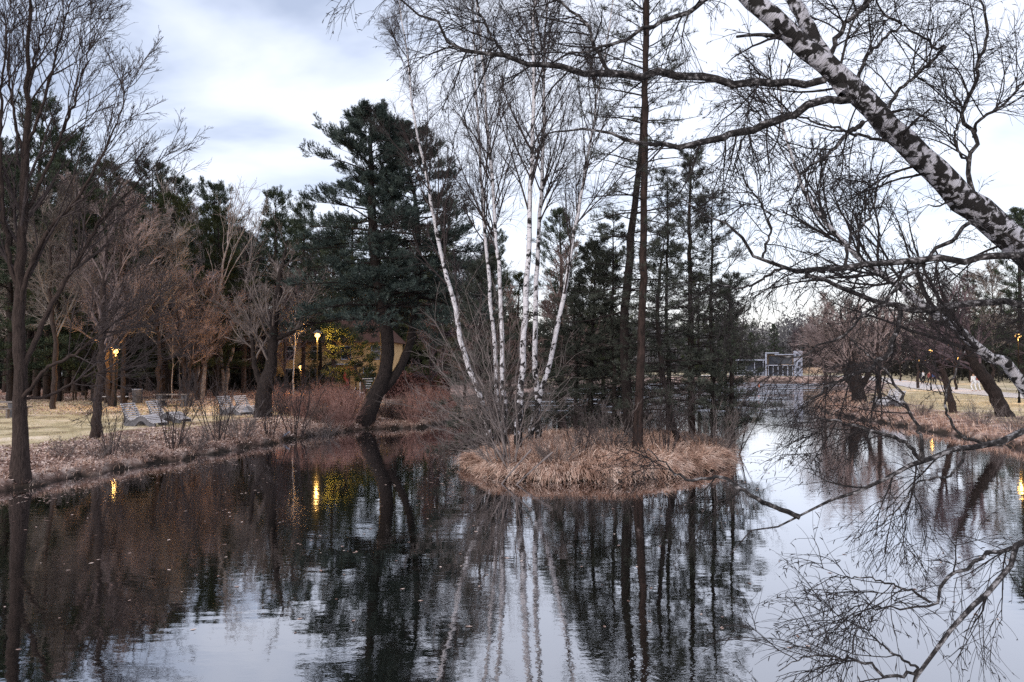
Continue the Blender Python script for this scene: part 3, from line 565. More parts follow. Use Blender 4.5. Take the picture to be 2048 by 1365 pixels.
simple_tree('birch_tree', 'thinner leaning birch below and behind the thick leaning one', 'birch', [(2330, 960, 12.6), (2048, 772, 12.2), (1995, 728, 12), (1930, 672, 12), (1880, 632, 12), (1800, 575, 12), (1703, 502, 12), (1642, 436, 12), (1590, 340, 12), (1570, 250, 12), (1560, 120, 12)],
            [0.17, 0.14, 0.125, 0.115, 0.10, 0.08, 0.06, 0.045, 0.03, 0.02, 0.012], M['birch_dark'], M['twig_near'], 21, 34, 2.0, .95, low=.5, trop3=(0, 0, -0.05))

# ---------- the large bare tree at the left
simple_tree('bare_tree', 'tall bare tree with dark straight trunk on the left shore, nearest to the viewer', 'tree', [(42, 955, 21), (40, 860, 21), (42, 760, 21), (38, 640, 21), (44, 500, 21), (48, 400, 21), (52, 300, 21), (54, 200, 21), (56, 110, 21), (60, 20, 21), (62, -120, 21)],
            [0.28, 0.18, 0.165, 0.155, 0.135, 0.115, 0.095, 0.07, 0.05, 0.035, 0.012], M['bark'], M['twig'], 31, 20, 3.0, .85, trop1=(0.0, 0, 0.05), trop3=(0, 0, 0.05), low=.35, a=(0.3, 0.6), sides=12,
            extra=[([(46, 798, 21), (88, 795, 21.2), (117, 782, 21.4), (146, 767, 21.5), (176, 748, 21.6), (240, 742, 21.8), (300, 715, 22)], [0.045, 0.04, 0.035, 0.03, 0.025, 0.015, 0.006]),
                   ([(44, 800, 21), (66, 771, 20.8), (82, 750, 20.6), (105, 729, 20.4), (140, 717, 20.2), (176, 687, 20), (240, 640, 19.8), (330, 590, 19.6)], [0.06, 0.05, 0.045, 0.04, 0.033, 0.027, 0.018, 0.006]),
                   ([(42, 745, 21), (87, 644, 21.2), (127, 570, 21.3), (163, 507, 21.4), (203, 438, 21.5), (250, 390, 21.6), (300, 340, 21.7), (340, 290, 21.8)], [0.085, 0.075, 0.065, 0.055, 0.045, 0.035, 0.02, 0.006]),
                   ([(40, 615, 21), (61, 538, 20.8), (92, 467, 20.7), (148, 405, 20.6), (190, 340, 20.5), (235, 240, 20.4), (262, 150, 20.3)], [0.07, 0.06, 0.05, 0.04, 0.03, 0.018, 0.006]),
                   ([(46, 440, 21), (75, 380, 21.2), (105, 310, 21.2), (140, 230, 21.2), (168, 140, 21.2), (190, 50, 21.2)], [0.055, 0.05, 0.04, 0.03, 0.02, 0.006]),
                   ([(52, 290, 21), (80, 225, 21), (105, 140, 21), (128, 50, 21), (150, -30, 21)], [0.045, 0.04, 0.03, 0.02, 0.006]),
                   ([(54, 205, 21), (66, 130, 21.2), (88, 50, 21.3), (100, -50, 21.4)], [0.035, 0.03, 0.02, 0.006]),
                   ([(40, 600, 21), (20, 520, 20.8), (5, 400, 20.6), (0, 250, 20.5), (10, 120, 20.5), (20, 0, 20.5)], [0.07, 0.06, 0.05, 0.04, 0.025, 0.006]),
                   ([(50, 330, 21), (30, 240, 21.2), (15, 140, 21.3), (12, 30, 21.3)], [0.05, 0.04, 0.025, 0.008])])
simple_tree('bare_tree', 'thin tree with brown trunk on the lawn right of the big bare tree', 'tree', [(189, 872, 29), (196, 800, 29), (202, 740, 29), (204, 680, 29), (206, 600, 29), (214, 500, 29), (220, 420, 29)], [0.20, 0.16, 0.15, 0.13, 0.10, 0.06, 0.02], M['bark'], M['brown_twig'], 32, 16, 2.2, 0.9, low=.35)

# ---------- pines
def pine(name, label, cat_, stems, mt, mn, seed, env, nb=60, sub=7, tufts=5, nl=0.15, wd=0.014, m=12, group=None, base=None, foot=True, low=0.25, droop=0.0, tl=0.30, side=8, dead=0, inner=0.25, up=0.5, na=(0.5, 1.2)):
    """stems: list of (points, radii) in world; env(t) = branch length at relative height t"""
    rng = np.random.default_rng(seed)
    base = np.array(stems[0][0][0]) if base is None else np.array(base)
    tb, cb, nbf = Buf(), Buf(), Buf(); 
    for k_, (pts, rs) in enumerate(stems):
        T = line([rel(p, base) for p in pts], rs, 30, rng, 0.015); tb.tubes(T[0][None], T[1][None], sides=side, rough=0.04, rng=rng)
        t = low + (1 - low) * (np.arange(nb) + rng.random(nb)) / nb
        f = t * 29; i = np.minimum(f.astype(int), 28); fr = (f - i)[:, None]; pos = T[0][i] * (1 - fr) + T[0][i + 1] * fr
        u = (t - low) / (1 - low); ln = np.array([env(q) for q in u]) * rng.uniform(0.5, 1.2, nb)
        az = np.arange(nb) * 2.4 + rng.uniform(-.5, .5, nb); el = -0.12 + 0.95 * u ** 1.6 + rng.uniform(-.15, .15, nb)
        d = np.stack([np.cos(az) * np.cos(el), np.sin(az) * np.cos(el), np.sin(el)], -1); out = [pos]; p = pos
        for j in range(7):
            p = p + d * (ln / 7)[:, None]; out.append(p); d = nrm(d + rng.normal(size=d.shape) * 0.07 + np.array((0, 0, (0.07 if j > 3 else -droop))))
        B = np.stack(out, 1); rb = np.clip(ln * 0.014, 0.012, 0.09); RB = rb[:, None] * np.linspace(1, 0.2, 8)[None]
        cb.tubes(B, RB, sides=4)
        b2 = grow(rng, B, RB, sub, inner, 1.0, 0.5, 1.0, 0.42, 5, 0.08, (0, 0, 0.05), 0.5, 0.008, 0.03, 0.6, flat=True)
        # foliage lies in flattish plates: squeeze side shoots vertically
        cb.tubes(*b2, sides=3)
        tips = grow(rng, *b2, tufts, 0.25, 1.0, 0.3, 0.9, tl, 2, 0.1, (0, 0, 0.3), 0.5, 0.006, 0.02, 0.1, True)
        tip2 = grow(rng, B, RB, tufts, 0.55, 1.0, 0.3, 1.0, tl, 2, 0.1, (0, 0, 0.3), 0.5, 0.006, 0.02, 0.1, True)
        tips = cat(tips, tip2); S_, E_ = tips[0][:, 0], tips[0][:, -1]; D_ = nrm(nrm(E_ - S_) + np.array((0, 0, up)))
        needles(nbf, rng, S_, D_, tl, m, nl, wd, *na)
        if dead:
            dd = grow(rng, T[0][None], T[1][None], dead, 0.08, 0.7, 1.2, 1.7, 1.7, 6, 0.12, (0, 0, -0.02), 0.2, 0.007, 0.014, 0.2, True)
            d2 = grow(rng, *dd, 5, 0.2, 1, 0.4, 0.9, 0.5, 4, 0.14, (0, 0, 0), 0.6, 0.005, 0.01, 0.2); cb.tubes(*dd, sides=4); cb.tubes(*d2, sides=3)
    t = thing(name, base, label, cat_, group); tb.build('trunk', mt, t, tcattr=True); cb.build('branch', M['bark_dark'], t, tcattr=True); nbf.build('crown', mn, t, smooth=False)
    return t
def wp(lst): 
    P = [W(*p) for p in lst]; P[0][2] = h1(P[0][0], P[0][1]) - 0.2; return P
# the large two-stemmed pine leaning over the water
def env_big(u): return 5.2 * (1 - u) ** 0.5 * (0.86 + 0.14 * math.sin(u * 19)) + 0.3
pine('pine_tree', 'large dark pine with two curved trunks leaning over the left shore', 'pine',
     [(wp([(728, 862, 39.5), (742, 810, 39.6), (762, 765, 39.8), (774, 720, 40), (770, 640, 40), (752, 540, 40), (744, 440, 40), (742, 340, 40), (742, 235, 40)]), [0.55, 0.42, 0.36, 0.34, 0.28, 0.24, 0.19, 0.12, 0.03]),
      ([W(738, 808, 39.7), W(772, 775, 39.9), W(800, 735, 40.2), W(818, 690, 40.5), W(832, 600, 41), W(838, 500, 41.3), W(830, 400, 41.5), W(812, 320, 41.5), W(802, 262, 41.5)], [0.26, 0.24, 0.22, 0.2, 0.17, 0.14, 0.1, 0.07, 0.03])],
     M['bark_dark'], M['needle_blue'], 41, env_big, 112, 12, 8, 0.14, 0.014, 16, low=0.36, droop=0.04, tl=0.38, inner=0.3, up=0.8, na=(0.4, 0.9))
# pines of the island
def env_thin(u): return 1.9 * (1 - u) ** 0.6 + 0.3
pine('pine_tree', 'tall straight pine with reddish trunk in the middle of the island', 'pine', [(wp([(1272, 905, 25), (1280, 780, 25), (1285, 600, 25), (1288, 400, 25), (1290, 200, 25), (1292, 40, 25), (1294, -150, 25)]), [0.19, 0.135, 0.125, 0.115, 0.10, 0.09, 0.04])],
     M['bark_red'], M['needle_grey'], 42, lambda u: 1.5 + 0.6 * math.sin(3 * u), 70, 6, 5, 0.10, 0.008, 9, low=0.28, tl=0.18, dead=18)
pine('pine_tree', 'dark slanting pine just left of the reddish trunk on the island', 'pine', [(wp([(1262, 890, 28), (1252, 760, 28), (1250, 640, 28), (1260, 500, 28), (1272, 380, 28), (1284, 280, 28), (1290, 150, 28), (1296, 20, 28), (1300, -120, 28)]), [0.22, 0.19, 0.17, 0.15, 0.12, 0.10, 0.08, 0.06, 0.03])],
     M['bark_dark'], M['needle_grey'], 43, lambda u: 2.2 * (1 - u) ** .3 + .2, 70, 6, 5, 0.10, 0.008, 9, low=0.22, tl=0.18, dead=18)
pine('pine_tree', 'slender pine with pointed feathery top near the right end of the island', 'pine', [(wp([(1384, 880, 29.5), (1382, 700, 29.5), (1380, 520, 29.5), (1380, 400, 29.5), (1382, 300, 29.5)]), [0.16, 0.13, 0.10, 0.07, 0.02])],
     M['bark_red'], M['needle_grey'], 44, lambda u: 2.3 * (1 - u) ** .7 + .25, 80, 8, 6, 0.10, 0.008, 10, low=0.15, tl=0.2, dead=16)
pine('pine_tree', 'short dark pine leaning on the right part of the island', 'pine', [(wp([(1362, 895, 27), (1340, 820, 27), (1324, 740, 27), (1315, 640, 27), (1318, 560, 27), (1330, 480, 27)]), [0.13, 0.11, 0.1, 0.08, 0.06, 0.02])],
     M['bark_dark'], M['needle_grey'], 45, lambda u: 2.0 * (1 - u) ** .5 + .2, 60, 7, 6, 0.10, 0.008, 10, low=0.2, tl=0.2, dead=14)
pine('pine_tree', 'bushy low young pine behind the reddish trunk', 'pine', [(wp([(1180, 860, 31), (1182, 760, 31), (1185, 660, 31), (1190, 560, 31), (1192, 500, 31)]), [0.12, 0.1, 0.08, 0.05, 0.02])],
     M['bark_dark'], M['needle_grey'], 46, lambda u: 2.3 * (1 - u) ** .5 + .3, 84, 9, 7, 0.11, 0.010, 11, low=0.1, tl=0.22)
pine('pine_tree', 'young grey green pine directly behind the birch clump', 'pine', [(wp([(960, 860, 30.5), (958, 760, 30.5), (960, 640, 30.5), (965, 540, 30.5)]), [0.11, 0.09, 0.06, 0.02])],
     M['bark_dark'], M['needle_grey'], 47, lambda u: 1.9 * (1 - u) ** .5 + .3, 70, 8, 6, 0.10, 0.009, 10, low=0.1, tl=0.2)

for px, d, yt, wd_, lb_ in ((1226, 30.5, 440, 1.5, 'slim grey green pine at the back of the island, left of the dark slanting one'), (1335, 31.0, 350, 1.6, 'slim tall pine at the back of the island between the reddish and the feathery pine'),
                       (1424, 29.0, 395, 1.7, 'slim pine at the right end of the island'), (1150, 31.0, 560, 1.5, 'short slim pine at the back of the island right of the leaning birch'), (1460, 28.6, 560, 1.3, 'low sparse pine overhanging the right tip of the island')):
    pine('pine_tree', lb_, 'pine', [(wp([(px, 870, d), (px + 3, 760, d), (px - 2, 640, d), (px, (yt + 640) / 2, d), (px, yt, d)]), [0.11, 0.09, 0.07, 0.045, 0.015])], M['bark_dark'], M['needle_grey'], px, lambda u, q=wd_: q * (1 - u) ** .5 + .25, 60, 7, 6, 0.10, 0.008, 9, low=.16, tl=.2, dead=10, droop=.01)
# ---------- prototypes of trees for the woods
def V3(*a): return np.array(a, float)
def pine_proto(seed, h, rad, low, mn, label, mt='bark_red', nb=96, sub=8, tufts=7, nl=0.15, wd=0.018, m=10, tl=0.5):
    bow = 0.4 * math.sin(seed)
    return pine('pine_tree', label, 'pine', [([V3(0, 0, -.2), V3(bow * .5, 0, h * .3), V3(bow, .1, h * .6), V3(0, 0, h)], [0.24, 0.19, 0.13, 0.03])], M[mt], M[mn], seed,
                lambda u: rad * (1 - u) ** 0.42 * (0.72 + 0.28 * math.sin(u * 14 + seed)) + .15, nb, sub, tufts, nl, wd, m, low=low, tl=tl, side=7, up=0.9, na=(0.4, 0.85))
def bare_proto(seed, h, mc, mt, label, name='bare_tree', cat_='tree', spread=(0.35, 0.8), L1=0.38, tw=1.6, low=.22, stems=1, n1=18, trop=(0, 0, .07), r0=.17, fine=True, d2=6, d3=6):
    rng = np.random.default_rng(seed); tb, cb = Buf(), Buf(); Ts = []
    for k in range(stems):
        a = k * 2.4 + seed; sp = 0 if stems == 1 else 0.16 * h
        pts = [V3(0, 0, -.2), V3(math.cos(a) * sp * .25, math.sin(a) * sp * .25, h * .3), V3(math.cos(a) * sp * .7 + rng.normal() * .2, math.sin(a) * sp * .7, h * .65), V3(math.cos(a) * sp, math.sin(a) * sp, h)]
        T = line(pts, [r0, r0 * .75, r0 * .45, r0 * .1], 26, rng, 0.05); Ts.append((T[0][None], T[1][None]))
    T = cat(*Ts); tb.tubes(*T, sides=7, rough=.05, rng=rng)
    l1 = grow(rng, *T, n1 // stems + 2, low, .98, *spread, h * L1, 8, .1, trop, .45, .016 * tw, .08, .6, True)
    l2 = grow(rng, *l1, d2, .15, 1, .35, .9, .5, 6, .13, trop, .6, .009 * tw, .03, .4)
    l3 = grow(rng, *l2, d3, .1, 1, .3, .9, .5, 5, .14, (0, 0, 0), .7, .006 * tw, .012, .3)
    cb.tubes(*l1, sides=4, mi=1); cb.tubes(*l2, sides=3); cb.tubes(*l3, sides=3)
    if fine: l4 = grow(rng, *l3, 4, .1, 1, .3, 1.0, .5, 4, .16, (0, 0, -.02), .8, .0045 * tw, .008, .3); cb.tubes(*l4, sides=3)
    t = thing(name, (0, 0, 0), label, cat_); tb.build('trunk', M[mt], t, tcattr=True); cb.build('crown', [M[mc], M[mt] if mt in ('pale_limb',) else M[mc]], t); return t
PROTO = {}
def place(key, px, d, ytop, label, group=None, rz=None, widen=1.0):
    mk, hh = KINDS_[key]; x, y, z = G(px, d); h = (HOR - ytop) / F * d + CAMZ - z; s = h / hh
    rz = rz if rz is not None else (px * 0.37 + d) % 6.28
    if key not in PROTO:
        o = mk(label); PROTO[key] = o; o.location = (x, y, z); o.rotation_euler = (0, 0, rz); o.scale = (s * widen, s * widen, s)
        if group: o['group'] = group
        return o
    o = dup(PROTO[key], (x, y, z), rz, s * widen, label, group, sz=s)
    if group is None and 'group' in o: del o['group']
    return o
KINDS_ = {
    'pineA': (lambda lb: pine_proto(101, 18, 5.4, 0.30, 'needle', lb), 18), 'pineB': (lambda lb: pine_proto(102, 18, 4.8, 0.36, 'needle', lb), 18),
    'pineC': (lambda lb: pine_proto(103, 15, 4.8, 0.16, 'needle_olive', lb, 'bark_dark', 76), 15), 'pineD': (lambda lb: pine_proto(104, 16, 4.4, 0.10, 'needle', lb, 'bark_dark', 84, 8), 16),
    'bareA': (lambda lb: bare_proto(201, 12, 'fawn_twig', 'bark', lb, d2=9, d3=8, n1=26, low=.26, tw=1.9), 12), 'bareB': (lambda lb: bare_proto(202, 11, 'brown_twig', 'bark', lb, stems=3, n1=39, d2=8, d3=8, low=.26, tw=1.9), 11),
    'bareC': (lambda lb: bare_proto(203, 14, 'purple_twig', 'bark_dark', lb, n1=24, d2=8, d3=7, low=.16, tw=1.8), 14), 'rust': (lambda lb: bare_proto(204, 10, 'rust_twig', 'bark', lb, d2=8, d3=7, n1=24, low=.12, tw=1.8), 10),
    'birchW': (lambda lb: bare_proto(205, 14, 'pale_limb', 'pale_limb', lb, 'birch_tree', 'birch', (0.2, 0.45), .42, 1.5, .3, 2, 22, (0, 0, .04), .14, False, 4, 4), 14),
    'thin': (lambda lb: bare_proto(206, 13, 'grey_twig', 'pale_limb', lb, 'birch_tree', 'birch', (0.3, 0.6), .2, 1.2, .4, 1, 14, (0, 0, .04), .09, False), 13),
}
WOOD = 'trees of the wood behind the left lawn'
for a in [
    ('pineA', 75, 56, 228, 'tall dark pine rising behind the big bare tree at the far left'), ('pineB', 135, 64, 290, 'dark pine right of the tallest one at the far left, partly hidden'),
    ('pineB', 12, 66, 330, 'dark pine cut by the left picture edge'), ('pineC', 205, 70, 345, 'olive green pine crown behind the pinkish bare trees'),
    ('pineA', 300, 72, 346, 'dark pine crown in the wood, left of the pale many-stemmed birch'), ('pineB', 345, 76, 372, 'small pine top beside the pale birch tips'),
    ('pineB', 425, 74, 384, 'dark pine just right of the pale birch tips'), ('pineC', 475, 86, 470, 'low olive pine crown in the dip of the skyline'),
    ('pineA', 548, 72, 400, 'broad green pine left of the large two-trunked pine'), ('pineA', 606, 66, 425, 'high crowned pine whose boughs hide the left half of the yellow house roof'),
    ('pineA', 668, 64, 450, 'high crowned pine standing before the right half of the yellow house'), ('pineC', 880, 60, 480, 'green pine seen right of the large two-trunked pine'),
    ('pineD', 1120, 66, 432, 'dark pine top between the right leaning birch and the straight stems'), ('pineC', 1205, 62, 520, 'rounded green pine behind the leaning birch, lower than its neighbour'),
    ('pineD', 985, 66, 505, 'green pine seen between the white birch stems'), ('pineC', 1040, 70, 560, 'low green pine behind the straight middle birch'),
    ('pineD', 1450, 75, 590, 'dark pine above the far water at the right end of the island'), ('pineC', 1400, 82, 560, 'olive pine behind the feathery island pine'),
    ('bareA', 110, 44, 395, 'pinkish brown bare tree behind the big bare trunk'), ('bareB', 225, 47, 408, 'wide pinkish bare tree behind the thin lawn tree'),
    ('bareA', 318, 50, 452, 'fuzzy brown bare tree above the left loungers'), ('bareB', 372, 52, 560, 'low rounded bare tree with pale pink twigs, right of the loungers'),
    ('bareA', 20, 52, 470, 'brown bare tree at the left picture edge behind the picnic table'), ('bareC', 160, 68, 385, 'purple brown bare tree deeper in the wood'),
    ('bareC', 385, 84, 400, 'purple brown bare crown behind the pale birch'), ('bareC', 470, 80, 440, 'purple brown bare crown right of the pale birch'),
    ('bareC', 500, 70, 560, 'dark bare tree in front of the wood gap'), ('bareC', 268, 80, 420, 'dull bare crown between the two pine crowns'),
    ('birchW', 405, 57, 372, 'pale many-stemmed birch fanning out above the wood'), ('birchW', 452, 62, 420, 'smaller pale birch right of the fanning one'),
    ('bareB', 620, 90, 520, 'brown bare crown rising over the left half of the yellow house'), ('bareA', 700, 92, 560, 'bare tree above the yellow house roof'),
    ('pineD', 642, 71, 565, 'low dark conifer in front of the middle of the yellow house'), ('bareC', 570, 60, 560, 'dark bare tree veiling the left end of the yellow house'), ('bareB', 395, 54, 560, 'pale pink twiggy tree hiding the foot of the pale birches'),
    ('pineD', 252, 54, 392, 'dense dark pine directly behind the wide pinkish bare tree, right of centre'), ('pineC', 338, 56, 408, 'olive pine right behind the fuzzy brown tree above the loungers'), ('pineD', 118, 51, 335, 'dense pine close behind the big bare trunk on its right'),
    ('pineC', 432, 60, 432, 'olive pine close behind the pale birches'), ('pineD', 22, 50, 330, 'dense pine close behind the big bare trunk on its left'), ('pineC', 190, 52, 400, 'olive pine crown between two dense pines behind the thin lawn tree'),
    ('pineA', -20, 58, 300, 'dark pine mostly outside the left picture edge'), ('bareC', 60, 60, 360, 'purple brown crown behind the big bare trunk'),
    ('pineD', 170, 60, 370, 'dense dark pine behind the wide pinkish tree'), ('pineD', 262, 66, 380, 'dense dark pine behind the fuzzy brown tree, left of the loungers'),
    ('bareC', 320, 60, 420, 'purple brown crown above the picnic table'), ('pineC', 372, 70, 440, 'olive pine at the foot of the pale birch'), ('pineD', 440, 68, 450, 'dense pine behind the smaller pale birch'),
    ('bareC', 500, 76, 470, 'bare crown filling the dip right of the pale birches'), ('bareB', 410, 60, 600, 'low pale pink bare tree under the fanning birch'),
    ('rust', 1125, 58, 510, 'rusty pink bare tree right of the straight birches'), ('rust', 1020, 60, 590, 'low rusty bare tree behind the birch feet'),
    ('thin', 588, 47, 560, 'thin white birch stem in front of the yellow house'), ('thin', 360, 64, 590, 'thin white birch stem in the wood behind the picnic table'),
    ('thin', 345, 50, 640, 'short pale birch stem by the round table'), ('bareC', 860, 52, 600, 'dark bare tree right of the large pine'),
    ('rust', 930, 58, 620, 'rusty bare shrub-like tree left of the birch clump'),
]: place(*a, group=WOOD)
rr = random.Random(5)
for i in range(46):
    px = -120 + i * 26 + rr.uniform(-10, 10); 
    if 1000 < px: continue
    place(rr.choice(['pineB', 'pineA', 'bareC', 'pineC', 'pineB']), px, rr.uniform(78, 108), 470 + rr.uniform(-20, 60) if px > 500 or px < 420 else 480, 'one of the dim trees massed deep in the wood behind the lawn', 'dim trees deep in the wood')
for a in [
    ('pineD', 1502, 168, 668, 'grey pine behind the left wing of the pavilion'), ('pineD', 1548, 172, 652, 'highest grey pine directly behind the pavilion'), ('bareC', 1592, 165, 655, 'grey bare tree behind the right wall of the pavilion'),
    ('bareC', 1630, 150, 628, 'bare tree just right of the pavilion'), ('pineC', 1470, 150, 640, 'olive pine left of the pavilion'), ('bareA', 1660, 128, 612, 'pale bare tree over the far end of the right bank'),
    ('bareA', 1700, 72, 610, 'brown bare tree with rounded crown on the right bank point'), ('rust', 1650, 78, 600, 'reddish bare crown at the tip of the right bank'),
    ('bareC', 1760, 84, 590, 'dark bare tree behind the right bank loungers'), ('bareA', 1835, 82, 580, 'brown bare tree behind the people on the path'),
    ('bareC', 1910, 76, 560, 'dark bare tree behind the right street lamps'), ('bareA', 1985, 70, 540, 'brown bare tree above the right path'),
    ('pineD', 2040, 66, 430, 'dark pine at the right picture edge'), ('bareC', 2090, 60, 480, 'dark bare crown entering from the right picture edge'),
    ('pineA', 1940, 105, 560, 'pine crown far behind the right path'), ('bareC', 1800, 115, 610, 'bare tree farthest along the right path'),
    ('rust', 1720, 118, 635, 'small reddish bare tree far along the right path'), ('bareC', 1690, 140, 640, 'grey bare tree right of the white pavilion'),
]: place(*a, group='trees along the right bank')
# dark leaning trunks on the right bank
simple_tree('bare_tree', 'leaning dark trunk nearest on the right bank lawn', 'tree', [(2014, 826, 40), (1985, 780, 40), (1962, 745, 40), (1935, 700, 40), (1905, 640, 40), (1880, 580, 40)], [0.42, 0.33, 0.3, 0.24, 0.15, 0.05], M['bark_dark'], M['purple_twig'], 51, 22, 3.6, 1.0, tw=1.7, fine=False)
simple_tree('bare_tree', 'slim slanting trunk left of the leaning dark one on the right bank', 'tree', [(1908, 818, 43), (1893, 770, 43), (1882, 730, 43), (1872, 690, 43), (1860, 620, 43)], [0.22, 0.18, 0.15, 0.11, 0.03], M['bark'], M['purple_twig'], 52, 18, 2.8, 1.0, tw=1.7, fine=False)
simple_tree('bare_tree', 'stout dark tree forking low beside the right bank loungers', 'tree', [(1720, 795, 56), (1712, 765, 56), (1700, 720, 56), (1690, 670, 56), (1680, 620, 56)], [0.55, 0.42, 0.3, 0.2, 0.05], M['bark_dark'], M['brown_twig'], 53, 24, 4.0, 1.0, tw=1.9, fine=False,
            extra=[([(1716, 785, 56), (1735, 750, 56), (1752, 700, 56), (1775, 640, 56)], [0.25, 0.2, 0.14, 0.04]), ([(1712, 780, 56), (1695, 760, 56.4), (1680, 720, 57), (1650, 680, 57)], [0.2, 0.15, 0.1, 0.03])])
simple_tree('bare_tree', 'straight reddish trunk beside the right bank loungers', 'tree', [(1760, 806, 52), (1758, 770, 52), (1757, 720, 52), (1755, 660, 52)], [0.16, 0.14, 0.1, 0.03], M['bark_red'], M['brown_twig'], 54, 14, 2.4, 0.9, tw=1.6, fine=False)
# dark twisted trunk by the left loungers
simple_tree('bare_tree', 'dark crooked tree with swollen foot between the loungers and the red shrubs', 'tree', [(525, 832, 40), (528, 790, 40), (540, 740, 40), (545, 680, 40), (552, 620, 40), (560, 560, 40), (575, 480, 40)], [0.50, 0.42, 0.3, 0.25, 0.2, 0.13, 0.03], M['bark_dark'], M['grey_twig'], 55, 18, 3.2, 0.9, low=.3, tw=1.4,
            extra=[([(545, 680, 40), (590, 660, 40), (600, 620, 40.2), (580, 570, 40.3)], [0.12, 0.1, 0.07, 0.03]), ([(530, 790, 40), (512, 740, 40.2), (505, 680, 40.3), (498, 610, 40.3)], [0.2, 0.15, 0.1, 0.03])])
# plain trunks standing in the wood
tr_b = [(205, 52, .22), (224, 48.4, .14), (247, 48.6, .14), (282, 64, .12), (325, 58, .26), (340, 62, .3), (370, 66, .2), (95, 54, .26), (112, 66, .3), (150, 70, .26), (60, 62, .3), (430, 66, .24), (455, 72, .25), (488, 66, .22), (300, 70, .3), (415, 78, .3), (262, 74, .3), (178, 76, .25)]
for i, (px, d, r) in enumerate(tr_b):
    key = 'trunkP'
    lb_ = {224: 'left of the two trunks lit orange by the street lamp', 247: 'right of the two trunks lit orange by the street lamp'}.get(px, 'plain pine trunk among the others at the edge of the wood')
    if key not in PROTO:
        PROTO[key] = pine_proto(110, 17, 2.6, 0.62, 'needle', lb_, 'bark', 30, 5, 5); KINDS_[key] = (None, 17)
        x, y, z = G(px, d); PROTO[key].location = (x, y, z); PROTO[key].scale = (r / .22,) * 2 + (0.8,); PROTO[key]['group'] = 'pine trunks at the edge of the wood'
    else:
        o = dup(PROTO[key], G(px, d), i * 1.7, r / .22, lb_, 'pine trunks at the edge of the wood', sz=0.75 + 0.02 * (i % 5))

# far-off masses of wood closing the view
def mass(name, x0, x1, y0, y1, hgt, n, mat, size, seed, yc=None):
    rng = np.random.default_rng(seed); b = Buf()
    x = rng.uniform(x0, x1, n); y = rng.uniform(y0, y1, n)
    top = hgt * (0.75 + 0.18 * np.sin(x * .31 + seed) + 0.12 * np.sin(x * .83 + y * .5) + .08 * np.sin(x * 2.3))
    z = top * rng.random(n) ** 0.8; c = np.stack([x, y, z + 0.5], -1)
    a = nrm(rng.normal(size=(n, 3))); b_ = nrm(np.cross(a, rng.normal(size=(n, 3)))); s = size * rng.uniform(.4, 1.3, (n, 1))
    V = np.stack([c + a * s, c - a * s * .6 + b_ * s * .35, c - a * s * .6 - b_ * s * .35], 1); b.add(V, t=np.arange(n * 3).reshape(-1, 3))
    k = n // 150; tx = rng.uniform(x0, x1, k); ty = rng.uniform(y0, y1, k); P = np.zeros((k, 4, 3)); P[:, :, 0] = tx[:, None] + rng.normal(size=(k, 4)) * .15; P[:, :, 1] = ty[:, None]; P[:, :, 2] = np.linspace(0, 1, 4)[None] * hgt * .85
    b.tubes(P, np.full((k, 4), .14) * np.linspace(1, .3, 4), sides=4)
    return tag(b.build(name, mat, smooth=False), 'far off wood reading as one mass', 'wood', kind='stuff')
mass('woods', -110, -5, 100, 128, 13, 60000, M['darkwood_mass'], .55, 1)
mass('woods', -60, 22, 134, 160, 13, 42000, M['darkwood_mass'], .6, 2)
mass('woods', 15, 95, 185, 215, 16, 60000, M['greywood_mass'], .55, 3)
mass('woods', 66, 140, 95, 180, 13, 60000, M['darkwood_mass'], .55, 4)
mass('undergrowth', -70, -18, 72, 84, 3.4, 26000, M['darkwood_mass'], .3, 5)

# ------------------------------------------------------------------ shrubs
def shrub_proto(seed, h, n, mat, label, spread=.45, tw=1.0, name='shrub'):
    rng = np.random.default_rng(seed); b = Buf(); a = rng.uniform(0, 6.28, n); r = rng.uniform(0, .35, n); P = []
    el = np.clip(rng.normal(spread, .25, n), .02, 1.2); ln = h * rng.uniform(.5, 1.1, n)
    d = np.stack([np.cos(a) * np.sin(el), np.sin(a) * np.sin(el), np.cos(el)], -1); p = np.stack([np.cos(a) * r, np.sin(a) * r, np.full(n, -.1)], -1); out = [p]
    for j in range(6): p = p + d * (ln / 6)[:, None]; out.append(p); d = nrm(d + rng.normal(size=d.shape) * .07 + np.array((0, 0, .03)))
    S = np.stack(out, 1); R = np.linspace(1, .25, 7)[None] * (0.012 * tw * rng.uniform(.6, 1.4, n))[:, None]
    b.tubes(S, R, sides=4)
    l2 = grow(rng, S, R, 5, .3, 1, .2, .7, .38, 5, .1, (0, 0, .05), .6, .005 * tw, .01 * tw, .3); l3 = grow(rng, *l2, 4, .2, 1, .3, .8, .45, 4, .12, (0, 0, .02), .7, .004 * tw, .006, .3)
    b.tubes(*l2, sides=3); b.tubes(*l3, sides=3); o = b.build(name, mat); return tag(o, label, 'shrub')
def shr(proto, px, d, s, label=None, group=None, first=[], rz=None):
    x, y, z = G(px, d)
    if proto in first: o = proto.copy(); C.objects.link(o)
    else: first.append(proto); o = proto
    o.location = (x, y, z); o.rotation_euler = (0, 0, rz if rz is not None else px * .7); o.scale = (s, s, s)
    if label: o['label'] = label
    if group: o['group'] = group
    return o
sb1 = shrub_proto(301, 2.6, 15, M['twig'], 'x', .25, 1.35); sb2 = shrub_proto(302, 1.5, 46, M['grey_twig'], 'x', .6, .9)
sr1 = shrub_proto(303, 1.9, 60, M['red_stem'], 'x', .45, 1.1); sr2 = shrub_proto(304, 1.3, 60, M['rust_twig'], 'x', .6, 1.1)
GB = 'bare shrubs along the left shore'
